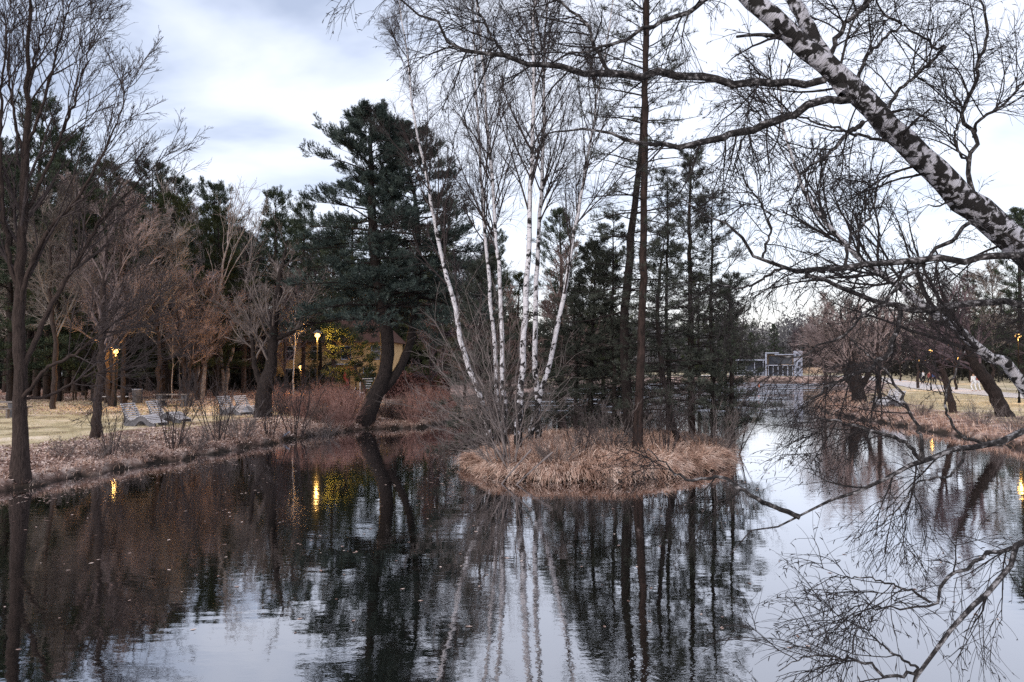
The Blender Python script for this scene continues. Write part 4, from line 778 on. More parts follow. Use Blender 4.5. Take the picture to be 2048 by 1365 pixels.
for a in [(sb1, 222, 25.3, .8, 'dark upright shrub at the water edge left of the loungers'), (sb2, 268, 26.2, .6, 'low tangled shrub in front of the first lounger'), (sb1, 352, 27.8, 1.15, 'tall dark shrub with a bent stem rising in front of the second lounger'),
          (sb2, 395, 28.6, .7, 'low tangled shrub right of the bent dark shrub'), (sb1, 436, 30.4, 1.1, 'upright shrub in front of the farther pair of loungers'), (sb2, 480, 31.6, 1.15, 'dense shrub in front of the crooked dark tree'),
          (sb1, 540, 32.8, 1.0, 'sparse upright shrub below the crooked dark tree'), (sb1, 592, 34.4, 1.25, 'thin tall shrub by the white scrap on the shore'), (sb2, 640, 35.6, .9, 'low dark shrub at the left end of the red thicket'), (sb2, 130, 24.2, .5, 'tiny shrub on the leaf litter right of the big bare trunk'), (sb2, 200, 24.8, .5, 'tiny tangled shrub below the thin lawn tree')]:
    shr(*a, group=GB)
k = 0
for d, x0, x1, st, pr in ((37.5, 655, 735, 15, sr1), (39.5, 600, 700, 16, sr1), (42, 570, 720, 17, sr1), (45, 560, 720, 18, sr2), (42.5, 775, 880, 17, sr1), (45, 790, 900, 18, sr2), (49, 810, 920, 20, sr1), (40.8, 770, 850, 20, sr2)):
    for px in np.arange(x0, x1, st):
        kk = math.sin(px * 12.9 + d) ; q = pr if kk > -.3 else (sr2 if pr is sr1 else sr1)
        if land(X(px + kk * 5, d + kk), d + kk) < .3: continue
        shr(q, px + kk * 5, d + kk, .74 + .22 * math.sin(px), 'one of the red stemmed shrubs massed around the large leaning pine', 'red stemmed shrubs on the left shore')
shr(sb2, 905, 30.5, 1.4, 'tangled bare shrub at the left back of the island'); shr(sb2, 1110, 23.2, .8, 'small bare shrub on the island front, right of the birch feet'); shr(sb1, 1160, 24, .8, 'thin upright shrub in the sedge before the reddish pine')
shr(sb2, 1215, 25.4, 1.3, 'grey bushy shrub left of the reddish pine foot'); shr(sb1, 1330, 25, 1.0, 'upright bare shrub right of the reddish pine foot'); shr(sb2, 1420, 27, 1.4, 'wide bare shrub on the right part of the island'); shr(sb1, 1462, 28.5, 1.2, 'bare shrub at the right tip of the island'); shr(sb2, 1300, 30.5, 1.6, 'bare shrub at the back of the island behind the pines')
for px, d, s, lb_ in ((1660, 56.5, .9, 'small shrub at the very tip of the right bank'), (1740, 48, .8, 'low shrub on the right shore below the loungers'), (1840, 43, .8, 'low shrub on the right shore left of the leaning trunk'), (1960, 37, .9, 'shrub on the right shore below the leaning trunk'), (2030, 34, .9, 'shrub on the right shore at the picture edge')):
    shr(sb2, px, d, s, lb_, 'shrubs along the right shore')
# fan of long bare shoots at the foot of the birch clump
rng = np.random.default_rng(61); bx = W(1018, 962, 22.6); bx[2] = h1(bx[0], bx[1]) - .1
ends = [(862, 800), (845, 700), (868, 640), (900, 600), (880, 745), (930, 580), (960, 620), (855, 850), (895, 820), (1000, 560), (1045, 640), (990, 690), (930, 690), (900, 900), (1085, 720), (1140, 760)]
Ls = []
for i, (ex, ey) in enumerate(ends):
    e_ = W(ex, ey, 22.6 + rng.uniform(-1.5, 2.5)); m_ = (e_ - bx) * .45 + V3(0, 0, .35); s_ = V3(rng.uniform(-.35, .2), rng.uniform(-.2, .5), 0)
    Ls.append(line([s_, s_ + m_ * .5 + V3(0, 0, .1), m_, e_ - bx], [0.026, .02, .013, .005], 16, rng, .02))
S_ = stack(Ls); b = Buf(); b.tubes(*S_, sides=5); S_ = cat(S_, grow(rng, *S_, 2, 0, .3, .15, .5, .85, 16, .05, (0, 0, 0), .8, .006, .02, .2)); l2 = grow(rng, *S_, 9, .2, 1, .3, .8, .3, 7, .1, (0, 0, .01), .5, .005, .01, .3); l3 = grow(rng, *l2, 5, .1, 1, .3, .8, .45, 5, .12, (0, 0, -.02), .7, .0038, .006, .3)
b.tubes(*l2, sides=4); b.tubes(*l3, sides=3); o = b.build('shrub', M['grey_twig']); o.location = bx; tag(o, 'wide fan of long bare shoots springing from the island edge left of the birches', 'shrub')
# dark rotten stump and props leaning in the water
b = Buf(); q = line([V3(0, 0, 0), V3(-.55, -.5, -.55), V3(-1.1, -1.0, -1.15)], [.028, .024, .018], 8); b.tubes(*q, sides=6); o = b.build('fallen_branch', M['grey_twig']); o.location = W(1062, 900, 22.4); tag(o, 'bare pole slanting into the water, left one of the pair at the island edge', 'branch', 'poles slanting into the water')
o2 = o.copy(); C.objects.link(o2); o2.location = W(1105, 905, 22.2); o2.rotation_euler = (0, .1, -.1); o2['label'] = 'bare pole slanting into the water, right one of the pair at the island edge'
# hoop of bent twigs in front
# ------------------------------------------------------------------ sedge, leaves, lawn
def blades(name, mat, seed, pts, n_per, ln, wd, droop, outd, label, cat_, K=5):
    rng = np.random.default_rng(seed); P0 = np.repeat(pts, n_per, 0); o = np.repeat(outd, n_per, 0); n = len(P0)
    P0 = P0 + rng.normal(size=P0.shape) * np.array((.09, .09, 0)); P0[:, 2] = H(P0[:, 0], P0[:, 1]) - .02
    tus = np.repeat(rng.normal(size=(len(pts), 2)) * .5, n_per, 0); o = o + tus * .5
    d = nrm(np.concatenate([o * rng.uniform(.1, .9, (n, 1)) + rng.normal(size=(n, 2)) * .24, np.full((n, 1), 1.0)], 1)); L0 = ln * rng.uniform(.5, 1.2, n)
    sd_ = nrm(np.cross(d, V3(0, 0, 1) + rng.normal(size=(n, 3)) * .3)) * wd; p = P0; rows = []
    for j in range(K):
        wj = (1 - j / (K - 1)) ** .6 * .9 + .1; rows += [p - sd_ * wj, p + sd_ * wj]
        p = p + d * (L0 / (K - 1))[:, None]; d = nrm(d + np.concatenate([o * .25, np.full((n, 1), -droop)], 1) + rng.normal(size=(n, 3)) * .12)
    V = np.stack(rows, 1); base = np.arange(n)[:, None] * 2 * K
    q = np.stack([base + 2 * j + np.array([[0, 1, 3, 2]]) for j in range(K - 1)], 1).reshape(-1, 4); b = Buf(); b.add(V, q)
    return tag(b.build(name, mat, smooth=False), label, cat_, kind='stuff')
rng = np.random.default_rng(71)
xy = np.stack([rng.uniform(-3, 10, 16000), rng.uniform(20.5, 34, 16000)], -1); sI = sdf(ISLE_S, xy[:, 0], xy[:, 1]) + wob(xy[:, 0], xy[:, 1])
keep = (sI > .12) & (rng.random(len(xy)) < np.where(sI < 1.3, 1, .42)); xy = xy[keep]; sI = sI[keep]
eps = .2; gxx = (sdf(ISLE_S, xy[:, 0] + eps, xy[:, 1]) - sdf(ISLE_S, xy[:, 0] - eps, xy[:, 1])); gyy = (sdf(ISLE_S, xy[:, 0], xy[:, 1] + eps) - sdf(ISLE_S, xy[:, 0], xy[:, 1] - eps)); od = -nrm(np.stack([gxx, gyy], -1)) * np.clip(1.6 - sI, .15, 1)[:, None]
blades('dry_grass', M['dry'], 72, np.column_stack([xy, np.zeros(len(xy))]), 13, .58, .013, .5, od * 1.5, 'dry reddish sedge arching over the island edge', 'grass')
# shore grass fringes, both banks
def shore(n, seed, x0, x1, y0, y1, smin, smax):
    rng = np.random.default_rng(seed); xy = np.stack([rng.uniform(x0, x1, n), rng.uniform(y0, y1, n)], -1); s = land(xy[:, 0], xy[:, 1]); k = (s > smin) & (s < smax) & (sdf(ISLE_S, xy[:, 0], xy[:, 1]) < -.5); return xy[k], s[k], rng
xy, s_, rng = shore(60000, 73, -20, -2, 16, 60, .15, 2.6); od = np.tile(np.array([[.6, -.3]]), (len(xy), 1)); sel = rng.random(len(xy)) < np.where(s_ < .8, .7, .25); xy, od = xy[sel], od[sel]
blades('dry_grass', M['dry'], 74, np.column_stack([xy, np.zeros(len(xy))]), 3, .30, .006, .5, od, 'dry grass hanging over the left shore', 'grass', 4)
xy, s_, rng = shore(60000, 75, 17, 44, 26, 80, .15, 3.0); od = np.tile(np.array([[-.6, -.3]]), (len(xy), 1)); sel = rng.random(len(xy)) < np.where(s_ < .9, .6, .25); xy, od = xy[sel], od[sel]
blades('dry_grass', M['dry'], 76, np.column_stack([xy, np.zeros(len(xy))]), 3, .40, .012, .4, od, 'dry grass along the right shore', 'grass', 4)
xy, s_, rng = shore(60000, 77, -34, -4, 18, 56, 2.2, 40); od = np.zeros((len(xy), 2)); sel = rng.random(len(xy)) < .3; xy, od = xy[sel], od[sel]
blades('lawn_grass', M['lawn_blade'], 78, np.column_stack([xy, np.zeros(len(xy))]), 4, .09, .008, .2, od, 'short yellowish lawn grass on the left bank', 'grass', 3)
xy, s_, rng = shore(40000, 79, 20, 42, 30, 70, 2.2, 40); od = np.zeros((len(xy), 2)); sel = rng.random(len(xy)) < .3; xy, od = xy[sel], od[sel]
blades('lawn_grass', M['lawn_blade'], 80, np.column_stack([xy, np.zeros(len(xy))]), 4, .10, .012, .2, od, 'short yellowish lawn grass on the right bank', 'grass', 3)
def leaves(name, seed, xy, z, size, label, tilt=.5, mat='leaf'):
    rng = np.random.default_rng(seed); n = len(xy); c = np.column_stack([xy, z]); a = rng.uniform(0, 6.28, n); s = size * rng.uniform(.5, 1.3, (n, 1))
    u = np.stack([np.cos(a), np.sin(a), rng.normal(size=n) * tilt], -1); v_ = np.stack([-np.sin(a), np.cos(a), rng.normal(size=n) * tilt], -1)
    V = np.stack([c - u * s, c - v_ * s * .55, c + u * s, c + v_ * s * .55], 1); b = Buf(); b.add(V, np.arange(n * 4).reshape(-1, 4)); return tag(b.build(name, M[mat], smooth=False), label, 'leaves', kind='stuff')
xy, s_, rng = shore(90000, 81, -20, -3, 16, 50, .2, 5.5); k = rng.random(len(xy)) < np.where(s_ < 3, .9, .35); xy = xy[k]; leaves('fallen_leaves', 82, xy, H(xy[:, 0], xy[:, 1]) + .025, .055, 'fallen brown leaves strewn along the left shore')
xy, s_, rng = shore(50000, 83, -50, -10, 40, 72, 3, 60); leaves('fallen_leaves', 84, xy, H(xy[:, 0], xy[:, 1]) + .025, .06, 'fallen brown leaves under the wood edge', .3)
# floating bits on the water
rng = np.random.default_rng(85); xy = np.stack([rng.uniform(-16, 12, 26000), rng.uniform(9, 46, 26000)], -1); sl = land(xy[:, 0], xy[:, 1]); cl = np.sin(xy[:, 0] * .9 + 2 * np.sin(xy[:, 1] * .5)) * np.sin(xy[:, 1] * 1.3 + xy[:, 0] * .4)
k = (sl < -.1) & (rng.random(len(xy)) < np.where((sl > -2.2) & (xy[:, 0] < 9), .8, .0) * (cl > -.3) + .022 + .2 * (cl > .86)); xy = xy[k]; leaves('floating_leaves', 86, xy, np.full(len(xy), .006), .042, 'dead leaves and bits floating on the dark water', .04)

# ------------------------------------------------------------------ furniture
def lounger(label, loc, rz):
    t = thing('lounger', loc, label, 'lounger', None, rz)
    top = catmull(np.array([(-.02, 1.0), (.16, .72), (.36, .40), (.52, .27), (.72, .27), (.95, .40), (1.15, .46), (1.38, .40), (1.62, .22), (1.9, .12)]), 4, False)
    n_ = len(top); bot = []
    for (x, z) in top:
        if x < .3: bz = max(z - .55, -.0) if x > .1 else z - .32
        elif x < .85: bz = 0.0
        elif x < 1.5: bz = .0 + .24 * math.sin((x - .85) / .65 * math.pi)
        else: bz = 0.0
        bot.append((x - .02 + (.16 if x < .2 else 0), max(0, min(bz, z - .06))))
    poly = [tuple(p) for p in top] + bot[::-1]
    for s in (-1, 1):
        b = Buf(); b.prism(poly, s * .36 - .05, s * .36 + .05); b.build('side_panel', M['concrete'], t, smooth=False)
    b = Buf(); ds = np.concatenate([[0], np.cumsum(np.linalg.norm(np.diff(top, axis=0), axis=1))]); q = np.arange(.05, ds[-1], .115)
    for s in q:
        x = np.interp(s, ds, top[:, 0]); z = np.interp(s, ds, top[:, 1]); x2 = np.interp(s + .03, ds, top[:, 0]); z2 = np.interp(s + .03, ds, top[:, 1]); a = math.atan2(z2 - z, x2 - x + 1e-6)
        R = ((math.cos(a), 0, -math.sin(a)), (0, 1, 0), (math.sin(a), 0, math.cos(a))); b.box((x - math.sin(a) * .02, 0, z + math.cos(a) * .02), (.065, .86, .028), R=R)
    b.build('slatted_seat', M['weathered'], t, smooth=False); return t
lA = lounger('nearer of the two slatted concrete loungers on the left lawn', G(256, 34.5), -.28)
GL = 'slatted concrete loungers'; lA['group'] = GL
dup(lA, G(305, 36.4), -.22, 1, 'lounger just behind and right of the nearest slatted lounger on the left lawn', GL)
dup(lA, G(447, 42), -.5, 1, 'slatted lounger half hidden by shrubs, left of the farther pair beside the crooked tree', GL)
dup(lA, G(480, 42.5), -.5, 1, 'slatted lounger touching the crooked tree foot, right of the farther pair', GL)
dup(lA, G(1800, 50), math.pi + .35, 1.05, 'front lounger of the pair on the right bank', GL)
dup(lA, G(1790, 53), math.pi + .35, 1.05, 'lounger behind the front one on the right bank', GL)
dup(lA, G(712, 55), math.pi + .2, 1, 'grey lounger seen past the red shrubs in front of the yellow house', GL)
def picnic(label, loc, rz):
    t = thing('picnic_table', loc, label, 'picnic table', 'picnic tables on the left lawn', rz); b = Buf()
    for k in range(4): b.box((0, -.3 + k * .2, .76), (2.2, .18, .05))
    b.build('table_top', M['table_wood'], t, smooth=False)
    for s in (-1, 1):
        b = Buf(); b.box((0, s * .78, .46), (2.2, .26, .05)); b.box((-.85, s * .78, .215), (.08, .2, .43)); b.box((.85, s * .78, .215), (.08, .2, .43)); b.build('bench_seat', M['table_wood'], t, smooth=False)
        b = Buf(); b.prism([(s * .75 - .2, .73), (s * .75 + .2, .73), (s * .75 + .13, .36), (s * .75 + .24, 0), (s * .75 - .24, 0), (s * .75 - .13, .36)][:6], -.32, .32); b.build('leg', M['concrete'], t, smooth=False)
    return t
p1 = picnic('picnic table beyond the two front loungers', G(348, 47.5), .08)
dup(p1, G(2, 38), .05, 1.0, 'picnic table cut by the left picture edge behind the big bare trunk')
def bench(label, loc, rz):
    t = thing('bench', loc, label, 'bench', None, rz); b = Buf()
    for k in range(3): b.box((0, -.14 + k * .14, .45), (1.6, .12, .04))
    b.build('seat', M['weathered'], t, smooth=False)
    for s in (-1, 1): b = Buf(); b.box((s * .62, 0, .215), (.08, .38, .43)); b.build('leg', M['dark_wood'], t, smooth=False)
    return t
bench('small backless bench under the left lamp, beside the orange lit trunks', G(233, 49.6), .1)
b = Buf(); th = np.linspace(0, 2 * math.pi, 17)[:-1]; P = np.array([[(0, 0, z) for z in (0, .03, .5, .86, .9)]]); b.tubes(P, np.array([[.26, .3, .3, .33, .29]]), sides=16, cap=True)
t = thing('litter_bin', G(276, 50), 'round pale litter bin right of the small bench', 'bin'); b.build('body', M['concrete'], t); b = Buf(); b.tubes(np.array([[(0, 0, .9), (0, 0, .93)]]), np.array([[.34, .34]]), sides=16, cap=True); b.build('lid', M['white'], t)
# low post fence at the far left
def posts(label, pxs, d):
    x0 = X(pxs[0], d); t = thing('low_fence', (x0, d, h1(x0, d)), label, 'fence')
    for p in pxs: b = Buf(); x = X(p, d) - x0; b.box((x, 0, .32), (.09, .09, .75)); b.build('post', M['dark_wood'], t, smooth=False)
    b = Buf(); xe = X(pxs[-1], d) - x0; b.box((xe / 2, -.06, .60), (xe + .2, .03, .1)); b.build('rail', M['dark_wood'], t, smooth=False)
posts('low dark rail fence between the big bare trunk and the thin tree', [127, 148, 153, 173], 53)
# small white plate on a trunk
t = thing('sign_plate', G(124, 60), 'small white number plate on a post in the wood, left of the thin tree', 'sign'); b = Buf(); b.box((0, 0, .95), (.08, .08, 1.9)); b.build('post', M['dark_wood'], t, smooth=False); b = Buf(); b.box((0, -.06, 1.75), (.2, .02, .3)); b.build('plate', M['white'], t, smooth=False)
# street lamps
def lamp(label, px, py, d, power=900, glow=1.0):
    p = W(px, py, d); zb = h1(p[0], p[1]); hh = p[2] - zb; t = thing('street_lamp', (p[0], p[1], zb), label, 'street lamp', 'lit street lamps')
    b = Buf(); b.tubes(np.array([[(0, 0, 0), (0, 0, .4), (0, 0, .42), (0, 0, hh - .1)]]), np.array([[.09, .085, .055, .04]]), sides=10); b.build('pole', M['pole'], t)
    b = Buf(); b.tubes(np.array([[(0, 0, hh + .16), (0, 0, hh + .24), (0, 0, hh + .34), (0, 0, hh + .40)]]), np.array([[.34, .27, .12, .03]]), sides=16, cap=True); b.tubes(np.array([[(0, 0, hh + .158), (0, 0, hh + .16)]]), np.array([[.02, .34]]), sides=16); b.build('shade', M['metal'], t)
    b = Buf(); zz = np.linspace(-1, 1, 8); b.tubes(np.array([[(0, 0, hh + .02 + z * .15) for z in zz]]), np.array([np.sqrt(np.maximum(1 - zz ** 2, .01)) * .17 * glow]), sides=14, cap=True); b.build('bulb', M['bulb'], t)
    if power:
        ld = bpy.data.lights.new('lamp_light', 'POINT'); ld.energy = power; ld.color = (1.0, 0.53, 0.13); ld.shadow_soft_size = .07; lo = bpy.data.objects.new('lamp_light', ld); C.objects.link(lo); lo.parent = t; lo.location = (0, -.05, hh - .2)
    return t
lamp('lit lamp glowing beside the two orange trunks in the left wood', 232, 704, 46, 260, .8)
lamp('brightest lit lamp, in front of the yellow house', 635, 672, 49, 1700, 1.0)
lamp('small lit lamp low in front of the yellow house, left of the brightest one', 601, 735, 66, 250, .8)
lamp('lit lamp at the right picture edge among dark branches', 2036, 673, 52, 400, 1.2)
lamp('lit lamp above the people on the right path', 1861, 702, 76, 250, 1.2)
lamp('faint lit lamp farther along the right path, left of its neighbour', 1836, 722, 112, 200, 1.0)
lamp('faint lit lamp right of the faint pair along the right path', 1915, 715, 98, 200, 1.0)
lamp('faint lit lamp, right one of the two close together along the path', 1849, 723, 122, 0, 1.0)
lamp('lit lamp deep in the left wood, half hidden by trunks', 372, 748, 78, 60, .9)
# golden young pine beside the bright lamp
def place_c(px, d, ytop, h0, mk): pass
pine('pine_tree', 'small yew-like evergreen glowing golden under the brightest lamp', 'evergreen', [(wp([(742, 800, 50.4), (722, 760, 50.4), (700, 720, 50.4), (684, 690, 50.4), (668, 674, 50.4)]), [0.12, .1, .07, .05, .02])], M['bark'], M['needle_olive'], 91, lambda u: 2.3 * (1 - u) ** .3 + .3, 44, 6, 5, .14, .02, 11, low=.35, tl=.25)

# ------------------------------------------------------------------ yellow house
def house():
    x0, x1, d = X(548, 76), X(782, 76), 76.0; cx = (x0 + x1) / 2; wd = x1 - x0; z = h1(cx, d); t = thing('yellow_house', (cx, d, z), 'yellow two-storey house behind the street lamp and pines', 'house')
    hw = wd / 2; b = Buf(); b.box((0, 4, 2.4), (wd, 8, 4.8)); b.build('wall', M['yellow_wall'], t, smooth=False)
    b = Buf(); b.add([(-hw - .5, -.6, 4.75), (hw + .5, -.6, 4.75), (hw + .5, 8.6, 4.75), (-hw - .5, 8.6, 4.75), (-hw + 1.5, 4, 7.2), (hw - 1.5, 4, 7.2)], q=[(0, 1, 5, 4), (2, 3, 4, 5), (3, 2, 1, 0)], t=[(1, 2, 5), (3, 0, 4)]); b.build('roof', M['roof'], t, smooth=False)
    for (wx, wz) in ((-4.3, 3.7), (-1.6, 3.7), (1.4, 3.7), (4.4, 3.7), (-4.3, 1.4), (-1.6, 1.4), (3.6, 1.5)):
        b = Buf()
        for sx in (-1, 1): b.box((wx + sx * .45, -.03, wz), (.08, .1, 1.4))
        for sz in (-1, 0.25, 1): b.box((wx, -.03, wz + sz * .66), (.82, .09, .08))
        f = b.build('window', M['white'], t, smooth=False); b = Buf(); b.box((wx, -.012, wz), (.8, .03, 1.24)); b.build('pane', M['glass'], f, smooth=False)
    b = Buf(); b.box((1.3, -.02, 1.05), (1.0, .08, 2.1)); dr = b.build('door', M['dark_wood'], t, smooth=False); b = Buf(); b.box((1.65, -.09, 1.0), (.12, .06, .05)); b.build('handle', M['metal'], dr, smooth=False)
    b = Buf(); b.box((1.3, -.7, 2.55), (3.0, 1.4, .12)); b.build('porch_roof', M['white'], t, smooth=False)
    for s in (-1, 1): b = Buf(); b.box((1.3 + s * 1.35, -1.25, 1.25), (.12, .12, 2.48)); b.build('porch_post', M['dark_wood'], t, smooth=False)
house()
# board with rows of illegible white lines
t = thing('notice_board', G(735, 60), 'dark green notice board with white lines on pale posts, left of the large pine trunk', 'notice board', None, .1)
b = Buf(); b.box((0, 0, 1.15), (1.05, .06, 1.3)); pb = b.build('panel', M['board_green'], t, smooth=False)
b = Buf(); rr2 = random.Random(3)
for k, (w_, xo) in enumerate(((.8, 0), (.86, 0), (.4, .1), (.5, .12), (.55, .12))): b.box((xo, -.04, 1.55 - k * .19), (w_, .012, .045))
b.build('lettering', M['white'], pb, smooth=False)
for s in (-1, 1): b = Buf(); b.box((s * .57, 0, .9), (.07, .07, 1.85)); b.build('post', M['white'], t, smooth=False)
b = Buf(); b.box((0, 0, .44), (1.05, .07, .08)); b.build('rail', M['white'], t, smooth=False)
b = Buf(); b.box((0, 0, 1.9), (1.3, .5, .14)); b.build('roof', M['metal'], t, smooth=False)
# folded parasols
def parasol(label, px, d, mat):
    t = thing('parasol', G(px, d), label, 'parasol', 'folded parasols before the yellow house'); b = Buf(); b.tubes(np.array([[(0, 0, 0), (0, 0, 2.5)]]), np.array([[.03, .03]]), sides=8); b.build('pole', M['metal'], t)
    rng = np.random.default_rng(px); b = Buf(); z = np.array([.75, .9, 1.3, 1.8, 2.2, 2.45]); b.tubes(np.array([[(0, 0, q) for q in z]]), np.array([[.22, .27, .22, .15, .1, .03]]), sides=14, rough=.12, rng=rng, cap=True); b.build('canopy', mat, t)
    b = Buf(); b.box((0, 0, .05), (.6, .6, .1)); b.build('base', M['concrete'], t, smooth=False)
parasol('folded red parasol in front of the yellow house', 692, 64, M['red_cloth']); parasol('folded dark parasol left of the red one', 671, 65, M['cloth_dark'])
# hedge of reddish leaves right of the big pine
rng = np.random.default_rng(95); n_ = 16000; hx = rng.uniform(X(772, 60), X(900, 60), n_); hy = 60 + rng.uniform(-.6, .6, n_); hz = rng.uniform(0.4, 2.6, n_) ** 1.0
b = Buf(); c_ = np.stack([hx, hy, hz + .2 * np.sin(hx * 2)], -1); a_ = nrm(rng.normal(size=(n_, 3))) * .09; d_ = nrm(np.cross(a_, rng.normal(size=(n_, 3)))) * .05; b.add(np.stack([c_ - a_, c_ - d_, c_ + a_, c_ + d_], 1), np.arange(n_ * 4).reshape(-1, 4)); o = b.build('hedge', M['hedge'], smooth=False); tag(o, 'long dark red hedge right of the large pine trunk', 'hedge')

# ------------------------------------------------------------------ pavilion across the lake
def pavilion():
    d = 138.5; x0 = X(1560, d); zb = h1(x0, d); t = thing('pavilion', (x0, d, zb), 'small white pavilion with glazed front across the lake', 'pavilion', None, -.35)
    b = Buf(); b.box((0, 2.6, 2.0), (4.6, 4.0, 3.9)); b.build('wall', M['tan'], t, smooth=False)
    b = Buf(); b.box((-2.45, 1.9, 2.05), (.28, 5.4, 4.1)); b.box((3.1, 2.1, 2.3), (1.5, 5.2, 4.6)); b.box((-1.4, 1.7, 4.25), (2.4, 5.2, .2)); b.box((.75, 1.7, 3.95), (3.3, 5.2, .18)); b.build('frame', M['pale_wall'], t, smooth=False)
    b = Buf(); b.box((.05, .50, 2.95), (4.2, .12, 1.5)); f = b.build('window', M['glass'], t, smooth=False)
    b = Buf()
    for k in range(5): b.box((-1.9 + k * 1.0, .40, 2.95), (.06, .08, 1.5))
    b.build('sash', M['metal'], f, smooth=False)
    b = Buf(); b.box((.05, .5, .95), (4.2, .1, 1.8)); b.build('window', M['glass'], t, smooth=False)
    b = Buf(); b.box((.1, -.1, 1.98), (4.7, 1.1, .16)); b.build('balcony', M['pale_wall'], t, smooth=False)
    for k in range(6): b = Buf(); b.box((-2.05 + k * .84, -.45, .95), (.14, .14, 1.9)); b.build('column', M['pale_wall'], t, smooth=False)
    for (wx, wz) in ((3.0, 3.7), (3.3, 2.3), (3.0, 1.2)): b = Buf(); b.box((wx, -.52, wz), (.45, .08, .6)); b.build('window', M['glass'], t, smooth=False)
    b = Buf(); b.box((-5.2, 2, 2.95), (5.3, 4.2, .22)); b.build('wing_roof', M['pale_wall'], t, smooth=False); b = Buf(); b.box((-5.2, 2.6, 1.4), (5.0, 1.8, 2.8)); b.build('wing_wall', M['glass'], t, smooth=False)
    for k in range(4): b = Buf(); b.box((-7.6 + k * 1.55, .2, 1.42), (.12, .12, 2.82)); b.build('column', M['pale_wall'], t, smooth=False)
    b = Buf(); b.box((-6.6, -.3, .95), (8.0, .08, .09)); b.box((-6.6, -.3, .6), (8.0, .06, .06))
    for k in range(17): b.box((-10.5 + k * .49, -.3, .48), (.06, .06, .9))
    b.build('rail', M['pale_wall'], t, smooth=False); b = Buf(); b.box((5.9, 1.4, 1.0), (4.0, .3, 1.1)); b.build('terrace_wall', M['tan'], t, smooth=False)
pavilion()
# marker post in the water, fence along the far path
t = thing('marker_post', (X(1517, 88), 88, -.3), 'orange topped marker post standing in the far water', 'post'); b = Buf(); b.tubes(np.array([[(0, 0, 0), (0, 0, .9)]]), np.array([[.05, .05]]), sides=8); b.build('pole', M['white'], t); b = Buf(); b.tubes(np.array([[(0, 0, .9), (0, 0, 1.35)]]), np.array([[.09, .09]]), sides=8, cap=True); b.build('head', M['orange'], t)
# white scrap on the shore
rng = np.random.default_rng(99); b = Buf(); u = np.linspace(0, 1, 7); gu, gv = np.meshgrid(u, u); zz_ = .12 * rng.random(gu.shape) + .22 * gu; i = (np.arange(6)[:, None] * 7 + np.arange(6)[None]).ravel()
b.add(np.stack([gu * .28, gv * .22, zz_], -1), np.stack([i, i + 1, i + 8, i + 7], -1)); o = b.build('plastic_scrap', M['white'], smooth=False); x, y, z = G(566, 33.6); o.location = (x, y, z + .05); tag(o, 'crumpled white plastic scrap caught on the left shore', 'litter')
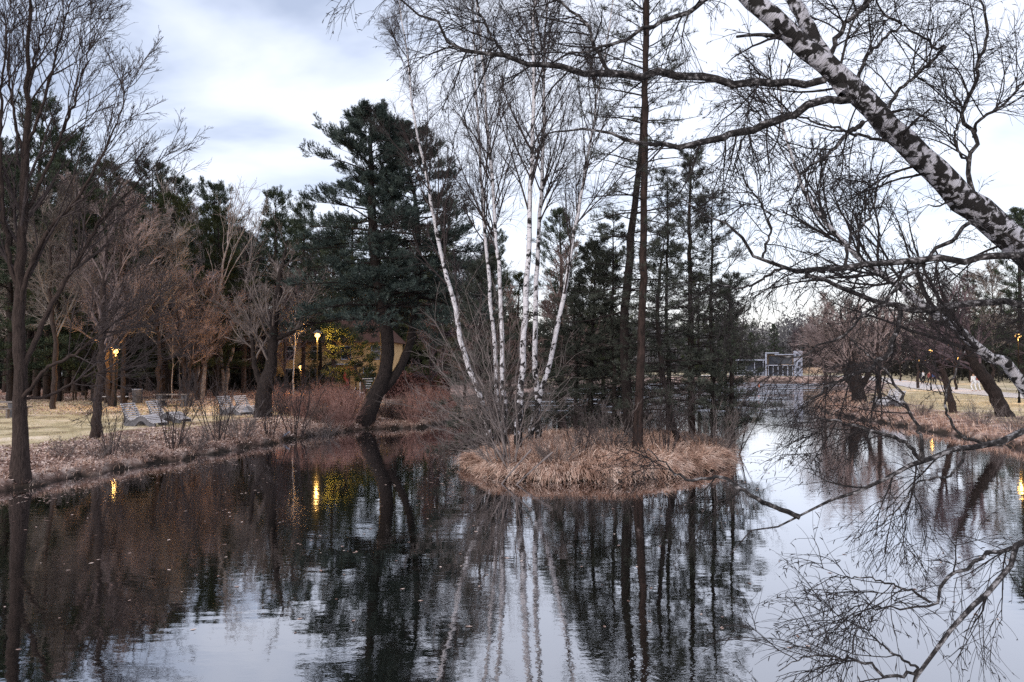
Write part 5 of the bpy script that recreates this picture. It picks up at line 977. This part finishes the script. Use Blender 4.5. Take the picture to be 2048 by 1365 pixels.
# rounded stone / ball seen on the left lawn edge
# ------------------------------------------------------------------ people on the right path
def skinned(name, verts, edges, radii, mat, parent):
    me = bpy.data.meshes.new(name); me.from_pydata(verts, edges, []); o = bpy.data.objects.new(name, me); C.objects.link(o); o.parent = parent
    sk = o.modifiers.new('skin', 'SKIN'); sk.use_smooth_shade = True
    for i, r in enumerate(radii): me.skin_vertices[0].data[i].radius = (r, r)
    me.skin_vertices[0].data[0].use_root = True; o.modifiers.new('sub', 'SUBSURF').levels = 1; o.modifiers['sub'].render_levels = 1; me.materials.append(mat); return o
def person(label, loc, rz, jacket, legs, stride=.18):
    t = thing('person', loc, label, 'person', 'people walking on the right path', rz)
    V = [(0, 0, .95), (0, 0, 1.15), (0, 0, 1.38), (0, 0, 1.50), (0, .02, 1.60), (0, .02, 1.72), (-.1, 0, .92), (-.11, stride, .5), (-.11, stride * .3 - .1, .09), (-.11, stride * .3 + .08, .04), (.1, 0, .92), (.11, -stride * .4, .5), (.11, -stride * 1.3, .10), (.11, -stride * 1.3 + .17, .04),
         (-.19, 0, 1.40), (-.24, -.06, 1.14), (-.23, .05, .90), (-.23, .09, .80), (.19, 0, 1.40), (.24, .06, 1.14), (.23, .16, .92), (.23, .2, .83)]
    E = [(0, 1), (1, 2), (2, 3), (3, 4), (4, 5), (0, 6), (6, 7), (7, 8), (8, 9), (0, 10), (10, 11), (11, 12), (12, 13), (2, 14), (14, 15), (15, 16), (16, 17), (2, 18), (18, 19), (19, 20), (20, 21)]
    Rr = [.14, .13, .15, .055, .085, .085, .09, .06, .04, .04, .09, .06, .04, .04, .06, .045, .035, .035, .06, .045, .035, .035]
    skinned('body', V, E, Rr, M['skin'], t)
    ji = [0, 1, 2, 14, 15, 16, 18, 19, 20]; mp_ = {a: k for k, a in enumerate(ji)}; ed = [(mp_[a], mp_[b_]) for a, b_ in E if a in mp_ and b_ in mp_]; skinned('jacket', [V[a] for a in ji], ed, [Rr[a] + .028 for a in ji], jacket, t)
    li = [0, 6, 7, 8, 10, 11, 12]; mp_ = {a: k for k, a in enumerate(li)}; ed = [(mp_[a], mp_[b_]) for a, b_ in E if a in mp_ and b_ in mp_]; skinned('trousers', [V[a] for a in li], ed, [Rr[a] + .018 for a in li], legs, t)
    b = Buf(); zz = np.linspace(-.3, 1, 6); b.tubes(np.array([[(0, .0, 1.67 + q * .12) for q in zz]]), np.array([np.sqrt(np.maximum(1 - zz ** 2, .02)) * .105]), sides=10, cap=True); b.build('hair', M['hair'], t)
for px, d, rz, j, l_, lb_ in ((1838, 100, .3, 'cloth_dark', 'cloth_dark', 'person in dark coat walking on the path under the lamp'), (1846, 98, .5, 'cloth_white', 'cloth_dark', 'person in white jacket and dark trousers beside the one in dark coat'),
                              (1858, 92, 3.3, 'cloth_red', 'cloth_dark', 'person in brick red jacket on the path, middle of the walkers'), (1868, 93, 3.0, 'cloth_blue', 'cloth_dark', 'person in blue jacket walking beside the red jacket'), (1946, 72, .2, 'cloth_white', 'cloth_white', 'person in white clothes on the path left of the leaning trunk'), (1954, 72.6, .1, 'cloth_red', 'cloth_white', 'person in red top and pale trousers beside the one in white')):
    x, y, z = G(px, d); person(lb_, (x, y, z + .05), rz, M[j], M[l_])
